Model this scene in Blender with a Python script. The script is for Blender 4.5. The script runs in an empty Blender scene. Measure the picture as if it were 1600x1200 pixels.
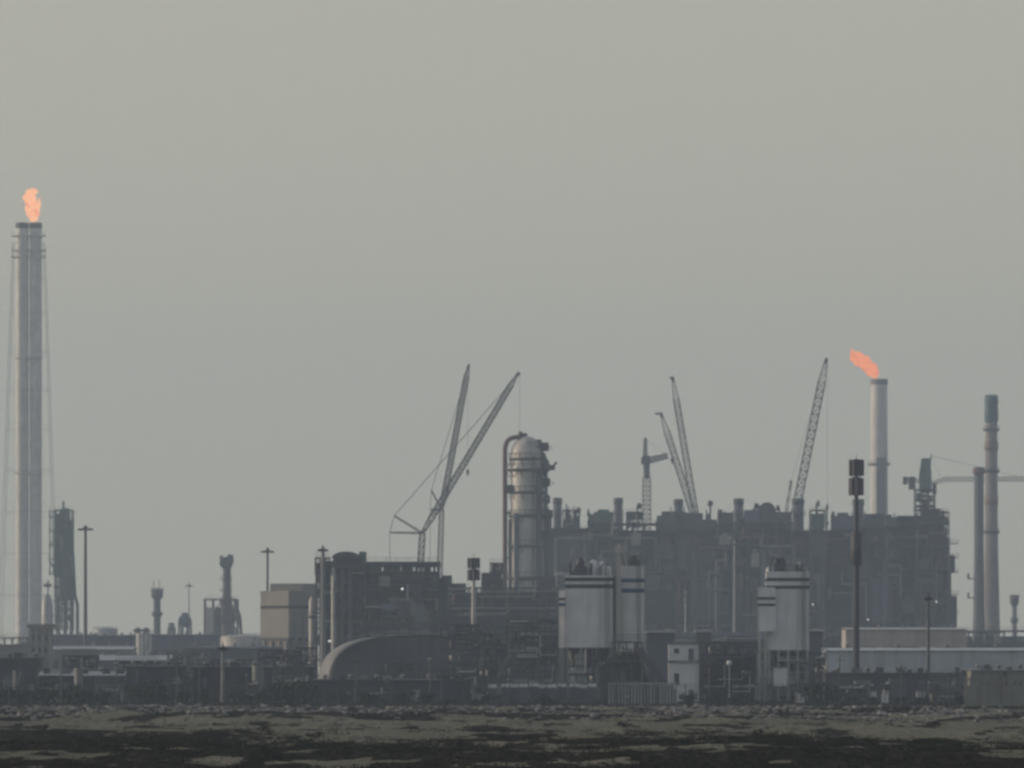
DOF_D = 0.028
SUN_E = 2.0
SKY_S = 0.1
EXPO = 0.0
SKY_TINT = (1.0, 1.0, 1.3, 1)
SKY_VEIL = (6.2, 5.98, 4.85, 1)
SKY_SAT = 1.2
HAZE_COL = (0.665, 0.82, 1.0, 1); HAZE_D = 2.1e-4; HAZE_G = 0.3
SAND_A = (.115, .113, .085); SAND_B = (.27, .265, .205)
import bpy, math, random
from mathutils import Vector, noise as mnoise
R = random.Random(11)
FOC = 9144.0          # focal length in 1600-px image widths: a 10 degree telephoto view
HZ = 1049.0           # horizon row of the 1600x1200 photograph
CAMZ = 5.0
scene = bpy.context.scene
COL = scene.collection
PI = math.pi

# ------------------------------------------------------------------ frames of reference
class Fr:
    """A place at distance Y, centred on column px; x()/z() give local metres of its thing."""
    def __init__(s, px, Y):
        Y = Y if Y < 1120 else 1120 + (Y - 1120) * 1.9      # the far plant stands deep behind the yard
        s.px, s.Y, s.k = px, Y, Y / FOC
        s.X = (px - 800) * s.k
    def x(s, px): return (px - s.px) * s.k
    def z(s, py): return max(0.0, CAMZ + (HZ - py) * s.k)
    def d(s, n): return n * s.k
    def p(s, px, py, y=0.0): return Vector((s.x(px), y, s.z(py)))

# ------------------------------------------------------------------ materials
MATS = {}
def mat(name, col, rough=0.75, metal=0.0, var=0.25, scale=0.25, streak=0.0, streak_col=None, bump=0.0):
    m = bpy.data.materials.new(name); m.use_nodes = True
    nt = m.node_tree; b = nt.nodes['Principled BSDF']
    b.inputs['Roughness'].default_value = rough
    b.inputs['Metallic'].default_value = metal
    if rough > .84: b.inputs['Specular IOR Level'].default_value = 0.0
    tc = nt.nodes.new('ShaderNodeTexCoord')
    n1 = nt.nodes.new('ShaderNodeTexNoise'); n1.inputs['Scale'].default_value = scale; n1.inputs['Detail'].default_value = 6
    nt.links.new(tc.outputs['Object'], n1.inputs['Vector'])
    ramp = nt.nodes.new('ShaderNodeMapRange'); ramp.inputs[1].default_value = 0.3; ramp.inputs[2].default_value = 0.7
    ramp.inputs[3].default_value = 1 - var; ramp.inputs[4].default_value = 1 + var
    nt.links.new(n1.outputs['Fac'], ramp.inputs[0])
    mul = nt.nodes.new('ShaderNodeVectorMath'); mul.operation = 'SCALE'
    mul.inputs[0].default_value = col[:3]
    nt.links.new(ramp.outputs[0], mul.inputs['Scale'])
    out = mul.outputs[0]
    if streak > 0:
        mp = nt.nodes.new('ShaderNodeMapping'); mp.inputs['Scale'].default_value = (0.9, 0.9, 0.05)
        nt.links.new(tc.outputs['Object'], mp.inputs['Vector'])
        n2 = nt.nodes.new('ShaderNodeTexNoise'); n2.inputs['Scale'].default_value = 0.8; n2.inputs['Detail'].default_value = 5
        nt.links.new(mp.outputs[0], n2.inputs['Vector'])
        r2 = nt.nodes.new('ShaderNodeMapRange'); r2.inputs[1].default_value = 0.48; r2.inputs[2].default_value = 0.72
        r2.inputs[3].default_value = 0; r2.inputs[4].default_value = streak
        nt.links.new(n2.outputs['Fac'], r2.inputs[0])
        mx = nt.nodes.new('ShaderNodeMix'); mx.data_type = 'RGBA'
        nt.links.new(r2.outputs[0], mx.inputs[0]); nt.links.new(out, mx.inputs[6])
        sc = streak_col or (0.12, 0.09, 0.07)
        mx.inputs[7].default_value = (*sc, 1)
        out = mx.outputs[2]
    nt.links.new(out, b.inputs['Base Color'])
    if bump:
        bp = nt.nodes.new('ShaderNodeBump'); bp.inputs['Strength'].default_value = bump; bp.inputs['Distance'].default_value = 0.2
        nt.links.new(n1.outputs['Fac'], bp.inputs['Height']); nt.links.new(bp.outputs[0], b.inputs['Normal'])
    MATS[name] = m
    return m
def emit(name, col, strength, var=0.0):
    m = bpy.data.materials.new(name); m.use_nodes = True; nt = m.node_tree
    nt.nodes.remove(nt.nodes['Principled BSDF'])
    e = nt.nodes.new('ShaderNodeEmission'); e.inputs[0].default_value = (*col, 1); e.inputs[1].default_value = strength
    nt.links.new(e.outputs[0], nt.nodes['Material Output'].inputs[0])
    if var:
        tc = nt.nodes.new('ShaderNodeTexCoord'); n = nt.nodes.new('ShaderNodeTexNoise'); n.inputs['Scale'].default_value = 0.35; n.inputs['Detail'].default_value = 4
        nt.links.new(tc.outputs['Object'], n.inputs['Vector'])
        cr = nt.nodes.new('ShaderNodeValToRGB')
        cr.color_ramp.elements[0].position = 0.22; cr.color_ramp.elements[0].color = (1.0, 0.24, 0.13, 1)
        cr.color_ramp.elements[1].position = 0.52; cr.color_ramp.elements[1].color = (1.5, 0.70, 0.36, 1)
        if var == 2: cr.color_ramp.elements[0].color = (1.0, 0.16, 0.11, 1); cr.color_ramp.elements[1].color = (1.35, 0.46, 0.21, 1)
        nt.links.new(n.outputs['Fac'], cr.inputs[0]); nt.links.new(cr.outputs[0], e.inputs[0])
    MATS[name] = m
    return m
M_steel   = mat('steel dark', (0.075, 0.085, 0.095), 0.6, 0.0, 0.35)
M_steelp  = mat('steel purple primer', (0.085, 0.078, 0.095), 0.65, 0.0, 0.3)
M_grey    = mat('steel grey paint', (0.22, 0.23, 0.235), 0.6, 0.0, 0.25, streak=0.3)
M_pale    = mat('pale insulation cladding', (0.55, 0.53, 0.50), 0.5, 0.1, 0.15, streak=0.35, streak_col=(0.25, 0.2, 0.16))
M_flare   = mat('bleached flare paint', (0.80, 0.78, 0.75), 0.6, 0.0, 0.12, streak=0.45, streak_col=(0.4, 0.36, 0.33))
M_silver  = mat('aluminium jacketing', (0.42, 0.42, 0.41), 0.45, 0.2, 0.2, streak=0.3)
M_white   = mat('white ribbed sheet', (0.74, 0.75, 0.77), 0.55, 0.0, 0.15, streak=0.5, streak_col=(0.33, 0.30, 0.27))
M_blue    = mat('blue stripe paint', (0.01, 0.07, 0.21), 0.5, 0.0, 0.15)
M_navy    = mat('navy stripe paint', (0.018, 0.03, 0.06), 0.5, 0.0, 0.15)
M_conc    = mat('concrete', (0.34, 0.32, 0.30), 0.85, 0.0, 0.18, streak=0.4, streak_col=(0.16, 0.14, 0.13))
M_beige   = mat('beige cladding', (0.27, 0.26, 0.24), 0.75, 0.0, 0.12, streak=0.3, streak_col=(0.22, 0.19, 0.16))
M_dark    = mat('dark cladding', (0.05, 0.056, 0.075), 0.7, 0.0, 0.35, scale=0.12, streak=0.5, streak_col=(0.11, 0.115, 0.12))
M_core    = mat('near black sheet and gap shade', (0.035, 0.04, 0.045), 0.8, 0.0, 0.3)  # dark doors and sheets; also the painted shade of a wall gap
M_green   = mat('green machinery paint', (0.085, 0.16, 0.13), 0.6, 0.0, 0.3)
M_teal    = mat('teal paint', (0.06, 0.15, 0.16), 0.6, 0.0, 0.2)
M_rust    = mat('red brown pipe paint', (0.15, 0.075, 0.085), 0.65, 0.0, 0.3)
M_red     = mat('faded red paint', (0.26, 0.19, 0.17), 0.6, 0.0, 0.2)
M_crane   = mat('crane lattice grey', (0.20, 0.20, 0.17), 0.6, 0.0, 0.2)
M_craned  = mat('crane head dark', (0.07, 0.07, 0.085), 0.6, 0.0, 0.2)
M_roof    = mat('pale sheet roof', (0.47, 0.50, 0.52), 0.6, 0.0, 0.12, streak=0.2)
M_tealrf  = mat('pale teal sheet', (0.52, 0.58, 0.62), 0.6, 0.0, 0.15, streak=0.3)
M_blueg   = mat('blue grey cladding', (0.12, 0.145, 0.185), 0.7, 0.0, 0.2, streak=0.3)
M_glass   = mat('dark window glass', (0.03, 0.035, 0.04), 0.15, 0.0, 0.1)
M_tyre    = mat('rubber', (0.03, 0.03, 0.03), 0.9, 0.0, 0.2)
M_wallb   = mat('boundary wall plaster', (0.25, 0.25, 0.22), 0.9, 0.0, 0.18, streak=0.5)
M_rock    = mat('weathered rock', (0.20, 0.198, 0.195), 0.95, 0.0, 0.9, scale=0.5, bump=0.4)
M_leaf    = mat('dusty foliage', (0.045, 0.055, 0.035), 0.9, 0.0, 0.5, scale=0.8)
M_leafd   = mat('dry salt bush', (0.022, 0.023, 0.012), 0.95, 0.0, 0.9, scale=0.25)
M_bark    = mat('dry stem', (0.07, 0.055, 0.04), 0.95)
M_sandhp  = mat('dark aggregate', (0.075, 0.075, 0.08), 0.95, 0.0, 0.4, scale=0.5, bump=0.5)
M_cream   = mat('cream warehouse sheet', (0.50, 0.46, 0.42), 0.7, 0.0, 0.15, streak=0.35, streak_col=(0.25, 0.23, 0.21))
M_frame   = mat('galvanised plant steel', (0.088, 0.092, 0.10), 0.6, 0.0, 0.6)
M_dome    = mat('dark membrane hall cladding', (0.125, 0.13, 0.15), 0.7, 0.0, 0.4, scale=0.06, streak=0.6, streak_col=(0.05, 0.053, 0.06))
M_flame   = emit('flame', (1.0, 0.45, 0.2), 1.0, var=1)
M_flamer  = emit('red flame', (1.0, 0.45, 0.2), 0.95, var=2)
M_lamp    = emit('lit floodlight', (1.0, 0.96, 0.9), 1.0)

# ------------------------------------------------------------------ mesh collector
class MB:
    def __init__(s): s.v, s.f, s.sm = [], [], []
    def add(s, vs, fs, smooth=False):
        o = len(s.v); s.v += [tuple(v) for v in vs]
        s.f += [tuple(i + o for i in f) for f in fs]; s.sm += [smooth] * len(fs)
        return s
    def box(s, x0, x1, y0, y1, z0, z1):
        vs = [(x, y, z) for z in (z0, z1) for y in (y0, y1) for x in (x0, x1)]
        return s.add(vs, [(0, 2, 3, 1), (4, 5, 7, 6), (0, 1, 5, 4), (2, 6, 7, 3), (0, 4, 6, 2), (1, 3, 7, 5)])
    def tube(s, p, q, r0, r1=None, n=6, cap=True):
        p, q = Vector(p), Vector(q); r1 = r0 if r1 is None else r1
        d = q - p
        if d.length < 1e-6: return s
        d.normalize()
        a = d.cross(Vector((0, 0, 1)) if abs(d.z) < 0.9 else Vector((1, 0, 0))).normalized(); b = d.cross(a)
        vs = []
        for c, r in ((p, r0), (q, r1)):
            for i in range(n):
                t = 2 * PI * (i + 0.5) / n
                vs.append(c + (a * math.cos(t) + b * math.sin(t)) * r)
        fs = [(i, (i + 1) % n, n + (i + 1) % n, n + i) for i in range(n)]
        s.add(vs, fs, n > 6)
        if cap: s.add(vs, [tuple(range(n - 1, -1, -1)), tuple(range(n, 2 * n))])
        return s
    def path(s, pts, r, n=8):
        for a, b in zip(pts[:-1], pts[1:]): s.tube(a, b, r, n=n)
        for p in pts[1:-1]: s.ball(p, r, 6, 4)
        return s
    def lathe(s, cx, cy, prof, n=16):
        vs, fs = [], []
        for r, z in prof:
            for i in range(n):
                t = 2 * PI * i / n; vs.append((cx + r * math.cos(t), cy + r * math.sin(t), z))
        for k in range(len(prof) - 1):
            for i in range(n):
                j = (i + 1) % n
                fs.append((k * n + i, k * n + j, (k + 1) * n + j, (k + 1) * n + i))
        s.add(vs, fs, True)
        s.add(vs[:n], [tuple(range(n - 1, -1, -1))]); s.add(vs[-n:], [tuple(range(n))])
        return s
    def ball(s, c, r, n=10, m=6, sz=1.0):
        prof = []
        c = Vector(c)
        for k in range(m + 1):
            t = -PI / 2 + PI * k / m
            prof.append((max(r * math.cos(t), 0.001), c.z + sz * r * math.sin(t)))
        return s.lathe(c.x, c.y, prof, n)
    def prism(s, poly, y0, y1):
        n = len(poly)
        vs = [(x, y0, z) for x, z in poly] + [(x, y1, z) for x, z in poly]
        fs = [tuple(range(n)), tuple(range(2 * n - 1, n - 1, -1))]
        fs += [(i, n + i, n + (i + 1) % n, (i + 1) % n) for i in range(n)]
        return s.add(vs, fs)
    def lattice(s, p, q, w0, w1, seg, r, rl=None):
        """Four-chord lattice boom from p to q, width w0 to w1."""
        p, q = Vector(p), Vector(q); d = (q - p).normalized()
        a = Vector((0, 1, 0)); b = d.cross(a).normalized(); rl = rl or r * 0.6
        rings = []
        for k in range(seg + 1):
            t = k / seg; c = p.lerp(q, t); w = (w0 + (w1 - w0) * t) / 2
            rings.append([c + a * i * w + b * j * w for i, j in ((-1, -1), (1, -1), (1, 1), (-1, 1))])
        for k in range(4):
            for u in range(seg): s.tube(rings[u][k], rings[u + 1][k], r, n=4, cap=False)
        for u in range(seg):
            for k in range(4):
                m = (k + 1) % 4
                s.tube(rings[u][k], rings[u + 1][m] if (u + k) % 2 else rings[u + 1][k], rl, n=3, cap=False) if (u + k) % 2 else \
                    s.tube(rings[u][m], rings[u + 1][k], rl, n=3, cap=False)
                s.tube(rings[u][k], rings[u][m], rl, n=3, cap=False)
        return s
    def build(s, name, m, parent=None, loc=None):
        me = bpy.data.meshes.new(name); me.from_pydata(s.v, [], s.f)
        me.polygons.foreach_set('use_smooth', s.sm); me.materials.append(m); me.update()
        o = bpy.data.objects.new(name, me); COL.objects.link(o)
        if parent: o.parent = parent
        if loc: o.location = loc
        return o

def tag(o, label=None, cat=None, group=None, kind=None):
    for k, v in (('label', label), ('category', cat), ('group', group), ('kind', kind)):
        if v: o[k] = v
    return o
def thing(name, label, cat, fr, group=None, z=0.0):
    o = bpy.data.objects.new(name, None); COL.objects.link(o)
    o.location = (fr.X, fr.Y, z); o.empty_display_size = 1
    return tag(o, label, cat, group)
def dup(o, loc, rot=0.0, label=None, scale=1.0):
    c = o.copy(); COL.objects.link(c); c.location = loc; c.rotation_euler.z = rot; c.scale = (scale,) * 3
    if label: c['label'] = label
    for ch in o.children:
        d = ch.copy(); COL.objects.link(d); d.parent = c
        for g in ch.children:
            e = g.copy(); COL.objects.link(e); e.parent = d
    return c

def rail(mb, x0, x1, y, z, h=1.1, r=0.05, step=2.5):
    mb.tube((x0, y, z + h), (x1, y, z + h), r, n=4); mb.tube((x0, y, z + h * .5), (x1, y, z + h * .5), r * .8, n=4)
    n = max(1, int((x1 - x0) / step))
    for i in range(n + 1):
        x = x0 + (x1 - x0) * i / n; mb.tube((x, y, z), (x, y, z + h), r, n=4)
def ring_rail(mb, r, z, h=1.1, n=14, t=0.06):
    pts = [Vector((r * math.cos(2 * PI * i / n), r * math.sin(2 * PI * i / n), z)) for i in range(n)]
    for i in range(n):
        a, b = pts[i], pts[(i + 1) % n]
        up = Vector((0, 0, h)); mb.tube(a + up, b + up, t, n=3); mb.tube(a, a + up, t, n=3)

def process_frame(t, x0, x1, y0, y1, z0, z1, nx, nz, rng, member=0.3, ny=2, brace=0.5, fill=0.6, decks=True,
                  m_frame=None, m_fill=None, top_rail=True):
    """An open steel frame with decks, rails, vessels, boxes and pipe runs in its cells; all parts of thing t."""
    m_frame = m_frame or M_steel
    fr = MB(); dk = MB(); rl = MB(); pp = MB()
    dx, dz, dy = (x1 - x0) / nx, (z1 - z0) / nz, (y1 - y0) / ny
    for i in range(nx + 1):
        for j in range(ny + 1):
            x, y = x0 + dx * i, y0 + dy * j
            fr.box(x - member / 2, x + member / 2, y - member / 2, y + member / 2, z0, z1)
    for k in range(1, nz + 1):
        z = z0 + dz * k
        for j in range(ny + 1):
            y = y0 + dy * j
            fr.box(x0 - member * .7, x1 + member * .7, y - member * .4, y + member * .4, z - member * 1.1, z - 0.02)
        for i in range(nx + 1):
            x = x0 + dx * i
            fr.box(x - member * .4, x + member * .4, y0, y1, z - member * 1.05, z - 0.03)
        if decks:
            i0 = rng.randrange(max(1, nx // 3)); i1 = nx - rng.randrange(max(1, nx // 3))
            dk = MB(); dk.box(x0 + dx * i0 + .07, x0 + dx * i1 - .07, y0 - .5, y1 - .1, z + .01, z + .11)
            dk.build('floor_deck', M_grey if rng.random() < .25 else m_frame, t)
            rail(rl, x0, x1, y0 - .45, z + .1, step=dx / 2)
    for i in range(nx):
        for k in range(nz):
            if rng.random() < brace:
                a, b = x0 + dx * i, x0 + dx * (i + 1); c, d = z0 + dz * k, z0 + dz * (k + 1)
                if rng.random() < .5: a, b = b, a
                fr.tube((a, y0 + member * .2, c), (b, y0 + member * .2, d), member * .33, n=4)
    fr.build('steel_frame', m_frame, t)
    if decks: rl.build('railing', m_frame, t)
    for i in range(nx):
        for k in range(nz):
            if rng.random() > fill: continue
            cx, cz = x0 + dx * (i + .5), z0 + dz * k + .12
            yy = y0 + dy * rng.uniform(.3, .9) + rng.choice((0, dy * (ny - 1)))
            ch = rng.random(); w = dx * rng.uniform(.25, .42); h = dz * rng.uniform(.4, .85)
            mm = m_fill or rng.choice((M_silver, M_grey, M_grey, M_steel, M_steel, M_green, M_rust, M_pale))
            if ch < .35:
                e = MB(); e.lathe(cx, yy, [(w * .3, cz), (w * .8, cz + h * .08), (w * .8, cz + h * .9), (w * .4, cz + h)], 12); e.build('upright_vessel', mm, t)
            elif ch < .6:
                e = MB(); rr = min(h * .4, dx * .22); zc = cz + h * .5
                e.tube((cx - w, yy, zc), (cx + w, yy, zc), rr, n=12); e.ball((cx - w, yy, zc), rr * .98, 10, 6); e.ball((cx + w, yy, zc), rr * .98, 10, 6)
                e.box(cx - w * .6, cx - w * .5, yy - rr * .6, yy + rr * .6, cz, zc); e.box(cx + w * .5, cx + w * .6, yy - rr * .6, yy + rr * .6, cz, zc)
                e.build('drum', mm, t)
            else:
                e = MB(); e.box(cx - w, cx + w, yy - dy * .3, yy + dy * .3, cz, cz + h * .8); e.box(cx - w * .5, cx + w * .3, yy - dy * .2, yy + dy * .2, cz + h * .8, cz + h)
                e.build('equipment_box', mm, t)
    for q in range(int(nx * nz * .8)):
        k = rng.randrange(nz); z = z0 + dz * (k + rng.uniform(.2, .9)); xa = rng.uniform(x0, x1); ln = rng.uniform(.2, .8) * (x1 - x0)
        xb = min(x1, xa + ln); y = y0 - rng.uniform(.2, 1.2); r = rng.uniform(.08, .24)
        zb = min(z1, max(z0 + .3, z + rng.choice((-1, 1, 1)) * dz * rng.uniform(.5, 2)))
        pp = MB(); pp.path([(xa, y, z), (xb, y, z), (xb, y, zb)], r, n=6)
        pp.build('process_pipe', M_silver if rng.random() < .25 else m_frame, t)
# ------------------------------------------------------------------ camera, light, air
cam_d = bpy.data.cameras.new('camera'); cam = bpy.data.objects.new('camera', cam_d); COL.objects.link(cam)
cam.location = (0, 0, CAMZ); cam.rotation_euler = (math.radians(90), 0, 0)
cam_d.sensor_width = 36; cam_d.lens = 36 * FOC / 1600
cam_d.shift_y = (HZ - 600) / 1600
cam_d.clip_start = 1; cam_d.clip_end = 30000
cam_d.dof.use_dof = True; cam_d.dof.focus_distance = 60; cam_d.dof.aperture_fstop = (cam_d.lens / 1000) / DOF_D
scene.camera = cam

SUN_DIR = Vector((-0.96, 0.14, 0.20)).normalized()      # towards the low sun, off to the left
el = math.asin(SUN_DIR.z); az = math.atan2(SUN_DIR.x, SUN_DIR.y)
sd = bpy.data.lights.new('sun', 'SUN'); sun = bpy.data.objects.new('sun', sd); COL.objects.link(sun)
sd.energy = SUN_E; sd.angle = math.radians(3.0); sd.color = (1.0, 0.83, 0.64)
sun.rotation_euler = SUN_DIR.to_track_quat('Z', 'Y').to_euler(); sun.location = (0, 0, 300)

world = bpy.data.worlds.new('World'); scene.world = world; world.use_nodes = True
wn = world.node_tree; bg = wn.nodes['Background']
sky = wn.nodes.new('ShaderNodeTexSky'); sky.sky_type = 'NISHITA'; sky.sun_disc = False
sky.sun_elevation = el; sky.sun_rotation = az
sky.air_density = 1.0; sky.dust_density = 6.0; sky.ozone_density = 1.0
hs = wn.nodes.new('ShaderNodeHueSaturation'); hs.inputs['Saturation'].default_value = SKY_SAT; hs.inputs['Value'].default_value = 1.0
tint = wn.nodes.new('ShaderNodeMix'); tint.data_type = 'RGBA'; tint.blend_type = 'MULTIPLY'; tint.inputs[0].default_value = 1.0
tint.inputs[7].default_value = SKY_TINT
veil = wn.nodes.new('ShaderNodeMix'); veil.data_type = 'RGBA'; 
wtc = wn.nodes.new('ShaderNodeTexCoord'); wsep = wn.nodes.new('ShaderNodeSeparateXYZ'); wmr = wn.nodes.new('ShaderNodeMapRange')
wn.links.new(wtc.outputs['Generated'], wsep.inputs[0]); wn.links.new(wsep.outputs['Z'], wmr.inputs[0])
wmr.inputs[1].default_value = 0.05; wmr.inputs[2].default_value = 0.6; wmr.inputs[3].default_value = 0.85; wmr.inputs[4].default_value = 0.2   # dust veil thins towards the zenith
wn.links.new(wmr.outputs[0], veil.inputs[0])
vn = wn.nodes.new('ShaderNodeTexNoise'); vn.inputs['Scale'].default_value = 9; vn.inputs['Detail'].default_value = 3
wn.links.new(wtc.outputs['Generated'], vn.inputs['Vector'])
vr = wn.nodes.new('ShaderNodeValToRGB'); a_, b_ = vr.color_ramp.elements     # thin uneven dust in the veil
a_.position = .35; a_.color = tuple(c / 6 * k for c, k in zip(SKY_VEIL[:3], (.96, .985, .98))) + (1,)
b_.position = .65; b_.color = tuple(c / 6 * k for c, k in zip(SKY_VEIL[:3], (1.05, 1.0, .985))) + (1,)
vs_ = wn.nodes.new('ShaderNodeVectorMath'); vs_.operation = 'SCALE'; vs_.inputs['Scale'].default_value = 6
vx = wn.nodes.new('ShaderNodeMath'); vx.operation = 'MULTIPLY_ADD'; vx.inputs[1].default_value = -3.0
wn.links.new(wsep.outputs['X'], vx.inputs[0]); wn.links.new(vn.outputs['Fac'], vx.inputs[2]); wn.links.new(vx.outputs[0], vr.inputs[0])   # warmer towards the sun; wn.links.new(vr.outputs[0], vs_.inputs[0]); wn.links.new(vs_.outputs[0], veil.inputs[7])
veil.inputs[7].default_value = SKY_VEIL
wn.links.new(sky.outputs[0], hs.inputs['Color']); wn.links.new(hs.outputs[0], tint.inputs[6])
wn.links.new(tint.outputs[2], veil.inputs[6]); wn.links.new(veil.outputs[2], bg.inputs['Color'])
bg.inputs['Strength'].default_value = SKY_S

scene.view_settings.view_transform = 'Standard'; scene.view_settings.look = 'None'
scene.view_settings.exposure = EXPO; scene.view_settings.gamma = 1.0
scene.render.engine = 'CYCLES'
scene.cycles.use_denoising = True
scene.cycles.max_bounces = 6; scene.cycles.diffuse_bounces = 3; scene.cycles.volume_bounces = 1
scene.cycles.caustics_reflective = False; scene.cycles.caustics_refractive = False

hz = MB().box(-2700, 2700, -380, 4550, -4, 248)
hazeo = hz.build('haze', bpy.data.materials.new('dusty air'))
tag(hazeo, kind='stuff')
hm = hazeo.data.materials[0]; hm.use_nodes = True
hn = hm.node_tree; hn.nodes.remove(hn.nodes['Principled BSDF'])
pv = hn.nodes.new('ShaderNodeVolumePrincipled')
pv.inputs['Color'].default_value = HAZE_COL; pv.inputs['Density'].default_value = HAZE_D; pv.inputs['Anisotropy'].default_value = HAZE_G
hn.links.new(pv.outputs[0], hn.nodes['Material Output'].inputs['Volume'])

# ------------------------------------------------------------------ ground
def smooth(a, b, x):
    t = max(0.0, min(1.0, (x - a) / (b - a))); return t * t * (3 - 2 * t)
def nz(x, y, z=0.0): return mnoise.fractal(Vector((x, y, z)), 0.9, 2.1, 5)
def height(x, y):
    if y < -250 or y > 4350: return -0.5
    near = 1 - smooth(700, 840, y)
    h = near * (0.55 * nz(x * .035, y * .018, 3.1) + 0.20 * nz(x * .17, y * .09, 8.2) + 0.11 * nz(x * .6, y * .3, 1.2))
    # a low stony bank between the flats and the plant fence
    bank = math.exp(-((y - 700) / 85) ** 2) * (0.55 + 0.25 * nz(x * .06, 2.0, 4.0))
    h += bank * smooth(500, 650, y) + 0.03 * nz(x * .05, y * .05)
    h -= 0.25 * near
    return h
def scrub_gap_shade(x, y):
    """1 on dark salt scrub, wet mud and gap shade painted under the rubble, 0 on pale dry sand."""
    w = nz(x * .05, y * .02, 5.0)
    edge = 440 + 30 * nz(x * .035, 3.3, 1.0) + 26 * nz(x * .16, 7.3, 2.0)
    a = 1 - smooth(edge - 14, edge + 14, y)
    gap = smooth(.16, .40, .8 * nz(x * .09, y * .06, 9.4) + .6 * nz(x * .4, y * .1, 4.4)) * (1 - .55 * smooth(340, 320, y))
    a *= 1 - .9 * gap
    left = smooth(-14, -22, x) * smooth(400, 420, y) * (1 - smooth(505, 520, y))
    a = max(a, left * (.75 + w))
    far = smooth(590, 640, y) * smooth(-.25, .05, nz(x * .12, y * .03, 2.0))  # ground darkened under the stones: shade of their gaps put into the colour
    spots = smooth(.22, .42, nz(x * .22, y * .05, 7.7)) * smooth(390, 420, y) * (1 - smooth(560, 640, y))
    yard = 0.8 * smooth(820, 850, y)
    return max(0.0, min(1.0, max(a, far, spots * .9, yard)))
def axis(parts):
    out = []
    for a, b, st in parts:
        v = a
        while v < b - 1e-6: out.append(v); v += st
    return out
xs = axis([(-2600, -600, 400), (-600, -140, 60), (-140, -64, 6), (-64, 64, .8), (64, 140, 6), (140, 600, 60), (600, 2601, 400)])
ys = axis([(-300, 200, 50), (200, 270, 10), (270, 470, 1.2), (470, 860, 2.2), (860, 1000, 15), (1000, 2600, 100), (2600, 4401, 200)])
gv = []; cols = []
for y in ys:
    for x in xs:
        gv.append((x, y, height(x, y))); cols.append(scrub_gap_shade(x, y))
nx_ = len(xs); gf = []
for j in range(len(ys) - 1):
    for i in range(nx_ - 1):
        a = j * nx_ + i; gf.append((a, a + 1, a + nx_ + 1, a + nx_))
gme = bpy.data.meshes.new('ground'); gme.from_pydata(gv, [], gf); gme.update()
gme.polygons.foreach_set('use_smooth', [True] * len(gf))
att = gme.attributes.new('scrub', 'FLOAT', 'POINT'); att.data.foreach_set('value', cols)
ground = bpy.data.objects.new('ground', gme); COL.objects.link(ground); tag(ground, kind='structure')
gm = bpy.data.materials.new('sand and scrub flats'); gm.use_nodes = True; gme.materials.append(gm)
n = gm.node_tree; b = n.nodes['Principled BSDF']; b.inputs['Roughness'].default_value = 0.95; b.inputs['Specular IOR Level'].default_value = 0.0
at = n.nodes.new('ShaderNodeAttribute'); at.attribute_name = 'scrub'
tc = n.nodes.new('ShaderNodeTexCoord')
def gnoise(sc, scale, detail=6):
    mp = n.nodes.new('ShaderNodeMapping'); mp.inputs['Scale'].default_value = sc
    n.links.new(tc.outputs['Object'], mp.inputs['Vector'])
    t = n.nodes.new('ShaderNodeTexNoise'); t.inputs['Scale'].default_value = scale; t.inputs['Detail'].default_value = detail
    n.links.new(mp.outputs[0], t.inputs['Vector']); return t
n3 = gnoise((1, .06, 1), 2.0, 5); n1 = gnoise((1, .12, 1), 1.1); n2 = gnoise((1, .25, 1), .09, 4)
ramp = n.nodes.new('ShaderNodeValToRGB')
ramp.color_ramp.elements[0].position = .25; ramp.color_ramp.elements[0].color = (*SAND_A, 1)
ramp.color_ramp.elements[1].position = .75; ramp.color_ramp.elements[1].color = (*SAND_B, 1)
nm = n.nodes.new('ShaderNodeMix'); nm.inputs[0].default_value = .55; n.links.new(n2.outputs['Fac'], nm.inputs[2]); n.links.new(n3.outputs['Fac'], nm.inputs[3]); n.links.new(nm.outputs[0], ramp.inputs[0])
r2 = n.nodes.new('ShaderNodeValToRGB')
r2.color_ramp.elements[0].position = .3; r2.color_ramp.elements[0].color = (.007, .0068, .005, 1)
r2.color_ramp.elements[1].position = .75; r2.color_ramp.elements[1].color = (.055, .05, .038, 1)
n.links.new(n3.outputs['Fac'], r2.inputs[0])
ad = n.nodes.new('ShaderNodeMath'); ad.operation = 'MULTIPLY_ADD'
sb = n.nodes.new('ShaderNodeMath'); sb.operation = 'SUBTRACT'; sb.inputs[1].default_value = .5
n.links.new(n1.outputs['Fac'], sb.inputs[0]); n.links.new(sb.outputs[0], ad.inputs[0]); ad.inputs[1].default_value = 1.3
ad3 = n.nodes.new('ShaderNodeMath'); ad3.operation = 'MULTIPLY_ADD'; ad3.inputs[1].default_value = 1.5
sb3 = n.nodes.new('ShaderNodeMath'); sb3.operation = 'SUBTRACT'; sb3.inputs[1].default_value = .47
n.links.new(n3.outputs['Fac'], sb3.inputs[0]); n.links.new(sb3.outputs[0], ad3.inputs[0]); n.links.new(at.outputs['Fac'], ad3.inputs[2])
n.links.new(ad3.outputs[0], ad.inputs[2])
mr = n.nodes.new('ShaderNodeMapRange'); mr.inputs[1].default_value = .3; mr.inputs[2].default_value = .6
n.links.new(ad.outputs[0], mr.inputs[0])
mx = n.nodes.new('ShaderNodeMix'); mx.data_type = 'RGBA'
n.links.new(mr.outputs[0], mx.inputs[0]); n.links.new(ramp.outputs[0], mx.inputs[6]); n.links.new(r2.outputs[0], mx.inputs[7])
n.links.new(mx.outputs[2], b.inputs['Base Color'])
bp = n.nodes.new('ShaderNodeBump'); bp.inputs['Strength'].default_value = .6; bp.inputs['Distance'].default_value = .15
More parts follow.
